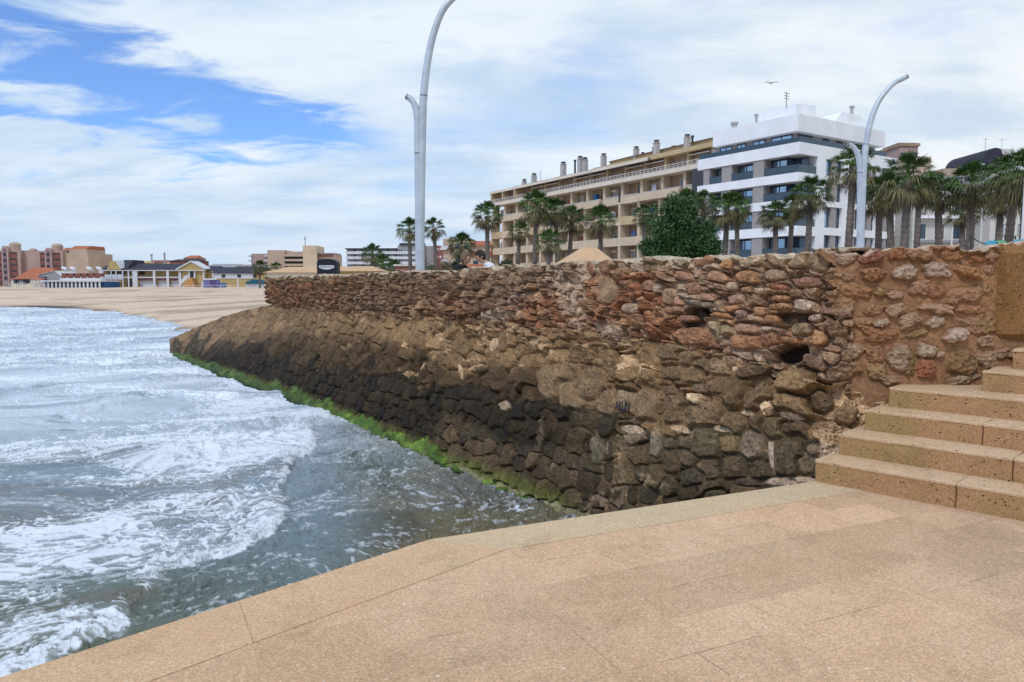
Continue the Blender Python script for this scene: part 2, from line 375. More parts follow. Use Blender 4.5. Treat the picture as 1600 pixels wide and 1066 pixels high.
stp = empty('stone_steps', (float(Bc[0]), float(Bc[1]), 0), label='flight of ochre shell-stone steps climbing beside the wall', cat='steps')
sdir = np.array([.703, -.711]); snor = np.array([.711, .703])
c1 = Bc[:2]; H = [.182, .356, .53, .70, .872, 1.045]
lefts = [PD(1272, 752, float(Bc[1]))[:2], PZ(1316, 706.6, H[0])[:2], PZ(1358, 668.5, H[1])[:2], PZ(1397, 632, H[2])[:2], PZ(1545, 606, H[3])[:2], PZ(1590, 573, H[4])[:2]]
lefts = [c1]+lefts[1:]
s0 = c1 @ sdir
for i in range(6):
    off = c1 @ snor + .325*i
    sl = lefts[i] @ sdir
    base = snor*off
    L = lambda s, d: tuple(base + sdir*s + snor*d - Bc[:2])
    z0 = -.3 if i == 0 else H[i-1]-.0
    bl = [0, 1.02, 1.98, 2.9, 4.4, 6.0]
    ofs = [0, .22, -.14, .1, -.2, .15][i]
    st = None
    sn = empty('step', (0, 0, 0)); sn.parent = stp
    for k in range(len(bl)-1):
        a = sl + bl[k] + (ofs if k else 0); b = sl + bl[k+1] + ofs
        mb = MB(); mb.prism([L(a+.003, 0), L(b-.003, 0), L(b-.003, 1.2 if i < 5 else 3), L(a+.003, 1.2 if i < 5 else 3)], z0-.12, H[i]-.010, 'z'); chip(mb.build('riser_block', MS, sn, bevel=.008))
        mb = MB(); mb.prism([L(a+.001, -.004), L(b-.001, -.004), L(b-.003, 1.2 if i < 5 else 3), L(a+.003, 1.2 if i < 5 else 3)], H[i]-.028, H[i], 'z'); chip(mb.build('tread', MT, sn, bevel=.006), .045, .0035)
# ------------------------------------------------------------------ the old sea wall
wall = empty('sea_wall', (0, 0, 0), label='long old rubble stone sea wall with red parapet and dark battered foot in the water', cat='sea wall')
RED = np.array([[.40,.15,.075],[.33,.12,.07],[.44,.22,.12],[.38,.26,.16],[.50,.38,.26],[.28,.13,.09],[.42,.30,.22],[.35,.28,.20]])
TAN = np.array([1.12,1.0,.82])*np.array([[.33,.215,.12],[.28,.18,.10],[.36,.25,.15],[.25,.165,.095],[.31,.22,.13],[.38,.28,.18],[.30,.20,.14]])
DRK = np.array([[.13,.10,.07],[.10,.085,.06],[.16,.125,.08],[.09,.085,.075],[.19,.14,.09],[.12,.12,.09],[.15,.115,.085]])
LIME = np.array([.52, .44, .34])
def pick(pal, r):
    k = np.clip((r*len(pal)).astype(int), 0, len(pal)-1); return pal[k]
def rail(tab, px, xk=0):
    t = np.array(tab, float); return np.interp(px, t[:, 0], t[:, 1]), np.interp(px, t[:, 0], t[:, 2])
def smooth1(a, n, ax=0):
    k = np.ones(n)/n
    return np.apply_along_axis(lambda q: np.convolve(np.pad(q, n//2, mode='edge'), k, 'valid')[:len(q)], ax, a)
def dome(F1, F2, e=.16):
    ed = F2-F1; return sst(0.02, e, ed), ed
def normals(P):
    a = np.gradient(P, axis=0); b = np.gradient(P, axis=1); n = np.cross(a, b); n /= np.linalg.norm(n, axis=-1, keepdims=True)+1e-9
    s = np.sign((n*(np.array([0, 0, EYE])-P)).sum(-1)); return n*np.median(s)
def arclen(P):
    mid = P[:, P.shape[1]//2]; u = np.concatenate([[0], np.cumsum(np.linalg.norm(np.diff(mid, axis=0), axis=1))])
    v = np.concatenate([np.zeros((P.shape[0], 1)), np.cumsum(np.linalg.norm(np.diff(P, axis=1), axis=2), axis=1)], 1)
    return u[:, None]+0*v, v
def rub(u, v, s, su, sv, pal, relief, mort, mcol, w=.5, jit=.85, p=2.8, tilt=.35, rough=.02, warp=.3, ed=.14):
    """heights (m) and colours of a rubble field"""
    wu = u + (fbm(u*3/su*.3, v*3/sv*.3, s+50, 3)-.5)*su*warp*2; wv = v + (fbm(u*3/su*.3+9, v*3/sv*.3, s+60, 3)-.5)*sv*warp*2
    F1, F2, I, J, DX, DY = voro(wu, wv, su, sv, s, jit, p, w)
    d, e = dome(F1, F2, ed)
    r1 = h2(I, J, s+5); r2 = h2(I, J, s+6); r3 = h2(I, J, s+7); r4 = h2(I, J, s+8)
    n1 = fbm(u/su*2.2, v/sv*2.2, s+20, 5, .6)
    f = fbm(u*26, v*26, s+25, 4, .65)
    d0 = d; hh = -(1-sst(0, ed*.8, e))*relief*.55 + d*(relief*(.45+.8*r1) + ((r2-.5)*DX + (r3-.5)*DY)*tilt*relief*3) - relief*.25*np.clip(F1, 0, 1)**2*2 + (n1-.5)*rough*3*d + (f-.5)*rough*1.2
    c = pick(pal, r4)*(.8+.45*r2)[..., None]
    c = c*(1+.55*(n1-.5)+.35*(f-.5))[..., None]
    mm = (1-d)*mort
    mm = np.clip(mm*sst(.35, .62, fbm(u*2.2, v*2.2, s+70, 4)), 0, 1)
    c = c*(1-mm[..., None]) + mcol*(.8+.4*f)[..., None]*mm[..., None]
    hh = hh*(1-mm*.45) + mm*relief*.25
    dk = (1-d)*(1-mort)
    return hh, c, d, e, (I, J)
def blob(px, py, cx, cy, rx, ry, rot=0, p=2.8, s=0, wob=.16):
    a = math.radians(rot); dx = px-cx; dy = py-cy
    X_ = (dx*math.cos(a)+dy*math.sin(a))/rx; Y_ = (-dx*math.sin(a)+dy*math.cos(a))/ry
    an = np.arctan2(Y_, X_)
    rr = (np.abs(X_)**p+np.abs(Y_)**p)**(1/p)
    rr = rr*(1+wob*(vn(np.cos(an)*1.6+s*3.3+5, np.sin(an)*1.6+s*1.7+5, s)-.5)*2)
    return rr, X_, Y_
def put(hh, c, px, py, st, base_fade=0):
    """st: cx,cy,rx,ry,rot,height,colour[,p]"""
    for k, q in enumerate(st):
        cx, cy, rx, ry, rot, H_, cl = q[:7]; p = q[7] if len(q) > 7 else 3.2
        m_ = (np.abs(px-cx) < max(rx, ry)*1.6) & (np.abs(py-cy) < max(rx, ry)*1.6)
        if not m_.any(): continue
        a, b = px[m_], py[m_]
        rr, X_, Y_ = blob(a, b, cx, cy, rx, ry, rot, p, k+1)
        f = fbm(a/7, b/7, k+300, 5, .62); f2 = fbm(a/18, b/18, k+400, 3)
        d = 1-sst(.78, 1.04, rr); tl = (h2(k, 1, 4)-.5)*X_*.35 + (h2(k, 2, 4)-.35)*(-Y_)*.35
        H1 = abs(H_)*(.85 + tl - .25*rr**2) + (f-.5)*.045*min(1, rx/25) + (f2-.5)*.03
        if H_ < 0: H1 = H_*(1-.25*rr**2) + (f-.5)*.03
        old = hh[m_]
        gap = sst(1.30, 1.04, rr)
        base = old*(1-gap) + gap*np.minimum(old, .0)*1.0
        if H_ < 0: base = old
        hh[m_] = base*(1-d) + H1*d
        cc = np.array(cl)*(.62+.76*f)[:, None]*(.9+.2*f2)[:, None]
        c[m_] = c[m_]*(1-d[:, None]) + cc*d[:, None]
    return hh, c
MW = attmat('rubble_stone', fine=34, fvar=.42, bump=1.0, bdist=.018, pits=26)

# --- battered facing below the parapet
SHO = [(265, 530, 29.3), (298, 516, 28.1), (335, 501, 26.85), (375, 488, 25.6), (420, 478, 24.4), (500, 482, 19.6), (600, 490, 16.0), (700, 498, 13.4), (800, 507, 11.4), (900, 518, 9.95), (1000, 530, 8.85), (1100, 548, 7.95), (1200, 572, 7.25), (1295, 598, 6.8), (1405, 640, 6.7)]
BRK0 = [(265, 531, 24.35), (300, 532, 22.7), (400, 546, 18.8), (500, 563, 15.6), (600, 582, 13.25), (700, 603, 11.25), (800, 627, 9.7), (900, 645, 8.55), (1000, 660, 7.8), (1100, 674, 7.2), (1200, 690, 6.75), (1300, 700, 6.5), (1405, 705, 6.65)]
FT = [(265, 556, 0), (300, 569, 0), (350, 587, 0), (400, 604, 0), (450, 622, 0), (500, 643, 0), (550, 663, 0), (600, 684, 0), (650, 704, 0), (700, 727, 0), (750, 748, 0), (800, 769, 0), (850, 787, 0), (900, 806, 0)]
px = np.arange(265, 1400.1, 1.35); nx = len(px)
ys, ds = rail(SHO, px); yb, db = rail(BRK0, px)
ds = smooth1(ds, 31); db = smooth1(db, 41); yb = smooth1(yb, 41)
fx = np.array([a for a, b, c in FT]); fy = np.array([b for a, b, c in FT])
fp = PZ(fx, fy, SEA)                       # foot in plan
# near part of the foot, hidden under the platform
fpx = np.concatenate([fx, [1000, 1100, 1200, 1300, 1400]])
fpD = np.concatenate([fp[:, 1], [8.05, 7.3, 6.7, 6.25, 6.25]])
df = smooth1(np.interp(px, fpx, fpD), 21); ds[:6] = np.interp(px[:6], [265, 298], [29.3, 28.1]); df[:10] = np.interp(px[:10], fpx, fpD)
zs_ = PD(px, ys, ds)[:, 2]; rb = ray(px, yb); kb = -rb[2]/rb[1]; mb_ = (SEA-zs_)/(ds-df)
db = (EYE-zs_-mb_*ds)/(kb-mb_); db = smooth1(db, 31)-.05*sst(300, 420, px); db[:8] = ((EYE-zs_-mb_*ds)/(kb-mb_))[:8]
# profile: rows as (py, D)
def zrow(D, z): # py of height z at distance D
    t = (z-EYE)/D; lo = 0
    # invert: (-sT+yr cT)/(cT+yr sT)=t
    yr = (t*cT+sT)/(cT-t*sT); return 533-yr*F
yf = zrow(df, SEA); df2 = df-.06; yf2 = zrow(df2, -2.0)
rows = []
nA_, nB_, nC_ = 150, 190, 26
top_back = PD(px, ys, ds)
for t in np.linspace(0, 1, nA_, endpoint=False):
    e = t
    bul = .12*math.sin(math.pi*t)
    rows.append((ys+(yb-ys)*t, ds+(db-ds)*(t**1.05)))
for t in np.linspace(0, 1, nB_, endpoint=False): rows.append((yb+(yf-yb)*t, db+(df-db)*(t**.8)))
for t in np.linspace(0, 1, nC_): rows.append((yf+(yf2-yf)*t, df+(df2-df)*t))
PY = np.stack([r[0] for r in rows], 1); DD = np.stack([r[1] for r in rows], 1); PX = px[:, None]+0*PY
P = PD(PX, PY, DD)
nrm = normals(P); nrm = np.stack([smooth1(smooth1(nrm[..., i], 15, 0), 25, 1) for i in range(3)], -1); nrm /= np.linalg.norm(nrm, axis=-1, keepdims=True)
zz = P[..., 2]
WD = np.array([-.522, .853]); u = P[..., 0]*WD[0]+P[..., 1]*WD[1]; v = ((P[..., 0]-3)*(-.853)+(P[..., 1]-7)*(-.522))*.25 + (1.9-zz)*1.03
# stone fields
hT, cT_, dT, eT, _ = rub(u, v, 11, .42, .33, TAN.mean(0)*.45+TAN*.55, .078, .45, LIME*np.array([.50,.44,.36]), w=.45, tilt=.8, rough=.034, warp=.28, jit=.75, ed=.10)
# lower courses: steeper, dressed stones
vl = zz/1.0
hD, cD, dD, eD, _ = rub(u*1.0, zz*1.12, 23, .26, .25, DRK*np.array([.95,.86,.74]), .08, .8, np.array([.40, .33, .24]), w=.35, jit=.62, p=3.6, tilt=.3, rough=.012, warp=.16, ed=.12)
hR, cR, _, _, _ = rub(u, v, 37, .17, .09, RED, .085, .4, LIME, w=.4, tilt=.6, rough=.02)
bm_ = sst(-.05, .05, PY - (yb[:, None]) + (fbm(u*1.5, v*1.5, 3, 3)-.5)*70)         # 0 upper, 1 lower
rt = 1-sst(.0, .05, (PY-ys[:, None])/np.maximum(yb-ys, 1)[:, None] - .12 - (fbm(u*1.1, v*2, 4, 3)-.5)*.35)
rt = rt*sst(430, 520, PX)
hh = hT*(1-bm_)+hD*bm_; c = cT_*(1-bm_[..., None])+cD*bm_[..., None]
hh = hh*(1-rt)+hR*rt; c = c*(1-rt[..., None])+cR*rt[..., None]
# large scale unevenness
hh += (fbm(u*.9, v*1.2, 70, 3)-.5)*.10*sst(500, 640, PX)
# smoother and darker at the far end; black lichen zone; lower band
far = 1-sst(380, 620, PX); hh *= (1-.45*far)
dark = sst(.38, .60, fbm(u*.55, v*.9, 81, 4)*.7 + .55*np.exp(-((PY-(yb[:, None]+8))/58)**2)*(1-sst(820, 980, PX)) + .25*(1-sst(560, 720, PX))*sst(ys[:, None]+22, ys[:, None]+50, PY) - .10)
dark *= sst(ys[:, None]+18, ys[:, None]+70, PY)*(1-sst(840, 1000, PX))*sst(-.5, 0, 1.0+0*PX)
c = c*(1-.66*dark[..., None])
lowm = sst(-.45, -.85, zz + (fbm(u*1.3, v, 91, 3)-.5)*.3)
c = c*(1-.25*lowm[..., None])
grey = (1-sst(300, 620, PX)); gm_ = c.mean(-1, keepdims=True)*np.array([1.05, 1.0, .86])
c = c*(1-grey[..., None]*.65)+gm_*.95*grey[..., None]*.65
c = c*.78
olive = sst(.5, .7, fbm(u*.8, v*.8, 99, 4))*.5
c = c*(1-olive[..., None]) + c*np.array([.92, 1.02, .72])*olive[..., None]
# lime dabs between the upper stones
lime = sst(.69, .76, fbm(u*2.6, v*3.6, 111, 5, .6))*sst(450, 650, PX)*(1-bm_)
c = c*(1-lime[..., None]*.8)+LIME*1.1*lime[..., None]*.8; hh += lime*.02
dabs = sst(.66, .74, fbm(u*3.1, zz*3.1, 112, 4, .6))*sst(760, 950, PX)*bm_*(1-dD*.55)
c = c*(1-dabs[..., None]*.75)+np.array([.50,.42,.32])*dabs[..., None]*.75
G1 = (.34, .235, .125); G2 = (.17, .135, .085); G3 = (.26, .19, .12); G4 = (.42, .27, .12)
sc = 1/3.553; ZX = lambda a: 1040+a*sc; ZY = lambda b: 460+b*sc
near = [
 # cavity and the tilted slabs round it
 (655, 395, 95, 46, -8, -.22, (.02, .015, .01), 2.2), (560, 470, 110, 50, -25, -.16, (.10, .07, .045), 2.2), (520, 480, 60, 40, -10, -.05, (.34, .25, .17)),
 (405, 505, 55, 135, 22, .15, (.22, .155, .085), 4), (540, 560, 48, 118, 52, .13, (.27, .19, .11), 4), (505, 425, 110, 40, -12, .09, (.20, .14, .08)),
 (665, 440, 60, 22, -28, .12, (.20, .15, .10)),
 (800, 490, 165, 72, -2, .28, (.38, .24, .12), 3.0), (745, 628, 140, 58, 10, .24, (.33, .215, .11), 3.8),
 (900, 440, 60, 70, 30, .20, (.17, .13, .09), 2.4), (880, 610, 60, 62, 0, .14, (.16, .12, .08), 2.4),
 (70, 640, 92, 88, 0, .09, (.24, .17, .10)), (232, 680, 105, 92, -28, .10, (.27, .195, .13)), (385, 722, 76, 66, 0, .09, (.22, .165, .10)),
 (172, 578, 43, 34, 12, .10, (.78, .74, .66), 2.4), (568, 630, 42, 42, -50, .05, (.80, .76, .70), 2.2), (700, 678, 75, 22, 14, .04, (.72, .68, .62), 2.2), (460, 662, 40, 18, 10, .03, (.66, .60, .52), 2.2),
 (515, 735, 58, 62, 0, .09, G2, 4), (620, 742, 66, 68, 8, .10, (.19, .155, .08), 4), (735, 765, 72, 62, -6, .10, (.15, .12, .07), 4), (595, 660, 34, 26, -20, .08, G3),
 (232, 845, 82, 88, 6, .09, (.16, .145, .08), 3.6), (362, 838, 50, 50, 0, .08, (.30, .21, .09), 4.5), (490, 842, 76, 80, 12, .08, (.25, .205, .16), 3.2), (690, 908, 88, 104, 0, .10, (.14, .11, .065), 4),
 (115, 830, 40, 46, 0, .07, G2), (120, 912, 62, 46, 20, .08, (.19, .14, .09)), (245, 975, 66, 62, 0, .08, G2), (390, 962, 72, 68, 0, .09, (.14, .105, .06), 4), (545, 985, 66, 60, 8, .09, (.12, .095, .06), 3.4),
 (150, 1015, 62, 50, 0, .07, (.10, .09, .07)), (20, 840, 46, 42, 0, .07, G2), (35, 930, 48, 70, 0, .08, (.16, .11, .06), 4), (795, 950, 48, 55, 0, .06, (.2, .17, .11)),
 (590, 890, 18, 78, -4, .02, (.60, .57, .52), 3), (320, 750, 60, 18, 12, .02, (.55, .46, .34), 2.2), (80, 748, 60, 22, 20, .02, (.60, .50, .38), 2.2),
 (760, 1040, 150, 26, 4, .03, (.55, .50, .43), 2.2), (470, 1045, 90, 24, 4, .05, (.11, .09, .07)), (640, 1045, 90, 22, 4, .03, (.5, .46, .4)),
 (990, 680, 58, 56, 30, .16, (.33, .20, .11), 2.6),
 (40, 320, 80, 48, 0, .08, (.27, .20, .115)), (150, 355, 70, 44, 0, .08, (.29, .18, .10)), (315, 405, 86, 44, 4, .09, (.34, .28, .22)), (210, 400, 44, 42, 0, .08, (.24, .19, .11)),
 (130, 460, 84, 54, 0, .09, (.27, .19, .105)), (40, 440, 60, 36, 0, .08, (.24, .165, .11)), (400, 375, 28, 66, 25, .03, (.66, .60, .50), 2.2), (205, 524, 50, 30, 0, .07, (.22, .20, .17)), (290, 515, 56, 44, 0, .07, (.27, .15, .10)), (35, 535, 46, 24, 0, .06, (.25, .19, .12)),
 (840, 350, 70, 50, -10, .14, (.27, .19, .12)),
]
near = [(ZX(q[0]), ZY(q[1]), q[2]*sc, q[3]*sc)+q[4:] for q in near]
# the row of square stones in the middle of the face, the pale inscribed stone and its neighbours
near += [(982, 628, 20, 17, 12, .09, (.36, .33, .27), 6), (1014, 633, 21, 25, 12, .10, (.30, .225, .155), 4.5), (950, 630, 17, 22, 10, .09, (.31, .23, .15), 3), (940, 608, 9, 6, 0, .04, (.05, .05, .09), 3),
 (868, 598, 28, 25, 0, .09, (.30, .225, .13), 3), (895, 618, 20, 22, -15, .09, (.31, .235, .145), 3), (925, 600, 22, 24, 0, .08, (.28, .20, .12), 3), (1027, 690, 10, 24, 8, .07, (.27, .28, .22), 4), (935, 705, 11, 22, 0, .07, (.19, .20, .14), 4), (990, 672, 22, 8, 10, .02, (.5, .42, .32), 2.2),
 (1030, 512, 24, 17, 4, .08, (.36, .245, .135), 4), (965, 515, 20, 17, 0, .08, (.35, .24, .13), 4), (930, 512, 17, 20, -20, .08, (.33, .235, .13), 4), (998, 510, 14, 17, 0, .07, (.36, .29, .2), 4),
 (837, 534, 9, 5, 0, .02, (.62, .55, .45), 2.2), (772, 538, 6, 12, 25, .02, (.55, .47, .36), 2.2), (722, 580, 4, 14, -10, .02, (.5, .42, .32), 2.2), (745, 574, 16, 3, -15, .02, (.5, .42, .32), 2.2), (790, 635, 10, 8, 0, .05, (.42, .36, .27), 2.2)]
near = [q[:6]+(tuple(x*(.80 if q[6][0] < .45 else .85) for x in q[6]),)+q[7:] for q in near]
hh, c = put(hh, c, PX, PY, near)
# the rough lime mortar mass beside the steps
lm = sst(1262, 1300, PX + (fbm(PX/22, PY/22, 7, 4)-.5)*70 - np.abs(PY-650)*.12)*sst(588, 612, PY+(fbm(PX/15, PY/15, 9, 3)-.5)*20)
inb = np.zeros_like(PX)
for q in near[:60]:
    if abs(q[5]) > .065:
        rr, _, _ = blob(PX, PY, *q[:5]); inb = np.maximum(inb, 1-sst(.85, 1.1, rr))
lm = lm*(1-inb)
f = fbm(PX/9, PY/9, 500, 5, .65); f3 = fbm(PX/30, PY/30, 501, 3)
lc = np.array([.50, .45, .385])*(.35+1.15*f)[..., None]; pk = sst(.5, .62, f3)
lc = lc*(1-pk[..., None]*.5)+np.array([.44, .33, .24])*(.5+f)[..., None]*pk[..., None]*.5
hh = hh*(1-lm)+(.02+(f-.5)*.13+(f3-.5)*.1)*lm; c = c*(1-lm[..., None])+lc*lm[..., None]
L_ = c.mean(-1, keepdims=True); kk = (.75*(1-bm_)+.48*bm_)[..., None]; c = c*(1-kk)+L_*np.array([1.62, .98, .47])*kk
# far-left end tapers
hh *= sst(265, 285, PX)
hh = np.clip(hh, -.32, .34); hh = hh*(.55+.45*sst(300, 460, PX))
# green tint on the lowest stones right of the algae
gz = sst(-.92, -1.10, zz+(fbm(u*5, zz*5, 60, 3)-.5)*.12)*(1-sst(860, 930, PX))
c = c*(1-gz[..., None]*.8)+np.array([.14, .15, .035])*(.5+fbm(u*12, zz*12, 61, 3))[..., None]*gz[..., None]*.8
ylw = sst(-1.10, -1.19, zz+(fbm(u*4, zz*8, 64, 3)-.5)*.08)*sst(640, 700, PX)
c = c*(1-ylw[..., None]*.6)+np.array([.42, .38, .22])*ylw[..., None]*.6
Pd = P + nrm*hh[..., None]
# crest: extra rows running back, so the slope has a top and a back
def addback(Pd, c, back, zlow, n=4):
    top = Pd[:, :1]; bk = []
    b = top.copy(); b[:, 0, 0] += back[0]; b[:, 0, 1] += back[1]; low = b.copy(); low[..., 2] = zlow
    mids = [top*(1-t)+b*t for t in np.linspace(.8, .2, n)]
    return np.concatenate([low, b]+mids+[Pd], 1), np.concatenate([c[:, :1]]*(n+2)+[c], 1)
Pd, c = addback(Pd, np.clip(c, .01, .9), (.52, .33), -1.4)
# close the far end
e0 = Pd[:1].copy(); tgt = Pd[0, :1]; e0 = e0*0 + np.stack([Pd[0, :, 0]*0+Pd[0, 0, 0]+.1, Pd[0, :, 1]*0+Pd[0, 0, 1]+.1, Pd[0, :, 2]], -1)[None]
Pd = np.concatenate([e0, Pd], 0); c = np.concatenate([c[:1], c], 0)
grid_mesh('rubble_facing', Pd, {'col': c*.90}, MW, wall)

# --- algae skirt along the waterline
ax = np.arange(265, 860, .8); 
adf = np.interp(ax, px, df); adb = np.interp(ax, px, db); ayf = np.interp(ax, px, yf); ayb = np.interp(ax, px, yb)
hgt = .25+.11*(vn(ax/14, ax*0, 3)-.5)*2+.10*(vn(ax/5, ax*0, 5)-.5); hgt = hgt*(1-sst(660, 780, ax)*.75) * (.75+.25*sst(265, 330, ax))
tt = np.linspace(-.35, 1, 70)
zA = SEA + hgt[:, None]*tt[None, :]
# wall surface distance at height zA: interpolate along the profile
iA = np.clip(np.searchsorted(px, ax), 0, nx-1)
DA = np.stack([np.interp(zA[k], zz[i][::-1], DD[i][::-1]) for k, i in enumerate(iA)])
PXA = ax[:, None]+0*zA; PYA = zrow(DA, zA)
PA = PD(PXA, PYA, DA)
uA = PA[..., 0]*WD[0]+PA[..., 1]*WD[1]
NA = np.array([-.85, -.50, .12]); NA = NA/np.linalg.norm(NA)
lump = np.maximum(0, 1-((uA*7.0+.6*fbm(uA*4, zA*2, 8, 2)) % 1-.5)**2*2)
lum = fbm(uA*5.5, zA*4, 41, 4, .55); fine_ = fbm(uA*24, zA*7, 44, 4, .65)
mask = sst(.36, .52, lum+.35*(1-np.abs(tt[None, :]))*(1-sst(650, 860, PXA)*.9)-sst(660, 760, PXA)*.30)
prof = np.sqrt(np.clip(1-np.clip(tt, 0, 1)[None, :]**2.2, 0, 1))
off = (-.05 + mask*prof*(.13+.10*lum*lump) + (fine_-.5)*.05*prof)
off = off*sst(265, 275, PXA)
PA = PA + NA*off[..., None]
PA[..., 2] -= 0
ca = np.array([.065, .13, .008])*(.25+1.1*fine_+.9*(lum-.4))[..., None]; yl = sst(.5, .75, fbm(uA*2.5, zA*5, 47, 3))
ca = ca*(1-yl[..., None]*.6)+np.array([.20, .30, .04])*yl[..., None]*.6*(.5+fine_)[..., None]
dk = sst(.35, .0, tt)[None, :]*.6; ca = ca*(1-dk[..., None]); ca = ca*(1-.35*(1-sst(450, 560, PXA)))[..., None]
al = grid_mesh('algae', PA, {'col': np.clip(ca, .004, .9)}, attmat('algae', fine=60, fvar=.45, bump=.9, bdist=.02, rough=.6, spec=.4), wall); tag(al, 'bright green algae skirt at the waterline', kind='stuff')

# --- parapet
TOPR = [(a, b+(1.5 if a < 560 else 2.5+1.8*min(1, (a-560)/240)), c) for a, b, c in TOPR]
def make_parapet(name, T, bot, ncol, nrow, fieldfn, m, parent, end=False, backv=(.42, .26), zlow=.4, capc=(.46, .38, .28)):
    px = np.linspace(T[0][0], T[-1][0], ncol)
    yt, dt = rail(T, px); dt = smooth1(dt, 21); yt = smooth1(yt, 9)
    yb_, db_ = rail(bot, px); db_ = smooth1(db_, 21)
    tt = np.linspace(0, 1, nrow)
    PY = yt[:, None]+(yb_-yt)[:, None]*tt[None]; DD = dt[:, None]+(db_-dt)[:, None]*tt[None]; PX = px[:, None]+0*PY
    P = PD(PX, PY, DD); n_ = normals(P); u, v = arclen(P)
    if T[0][0] > 1200: u = u + 30
    hh, c = fieldfn(u, v, PX, PY)
    cap = np.exp(-(v/.035)**2)
    rim = (fbm(u*7, u*0, 21, 3)-.5)*.11 + (h2(np.floor(u*4+.4*vn(u*3, u*0, 2)), 0, 3)-.5)*.05
    Pd = P + n_*hh[..., None]
    Pd[..., 2] += rim*np.exp(-(v/.12)**2)
    if end:
        wv = np.exp(-((PX-PX[0, 0])/5)**2)
        Pd[..., 0] += wv*(fbm(v*9, v*0, 5, 3)-.5)*.28
    # cap rows running back over the top
    rows = []; cr = []
    for t in np.linspace(1, .06, 9):
        b = Pd[:, :1].copy(); b[..., 0] += backv[0]*t; b[..., 1] += backv[1]*t
        b[..., 2] += (fbm(u[:, :1]*6+t*3, u[:, :1]*0+t*4, 22, 3)-.4)*.05
        rows.append(b); cr.append(np.array(capc)*(.8+.4*fbm(u[:, :1]*8, u[:, :1]*0+t*5, 23, 3))[..., None])
    low = rows[0].copy(); low[..., 2] = zlow
    Pd = np.concatenate([low]+rows+[Pd], 1); c = np.concatenate([cr[0]]+cr+[c], 1)
    if end:
        e0 = np.stack([0*Pd[0, :, 0]+Pd[0, 0, 0], 0*Pd[0, :, 1]+Pd[0, 0, 1], Pd[0, :, 2]], -1)[None]; k = []
        for t in np.linspace(1, .15, 6):
            q = e0*t+Pd[:1]*(1-t); q[..., 0] += (fbm(v[:1, :1]*0+Pd[0, :, 2]*7, Pd[0, :, 2]*0+t*4, 6, 3)-.5)*.09; k.append(q)
        Pd = np.concatenate(k+[Pd], 0); c = np.concatenate([c[:1]]*6+[c], 0)
    return grid_mesh(name, Pd, {'col': np.clip(c, .01, .9)}, m, parent)
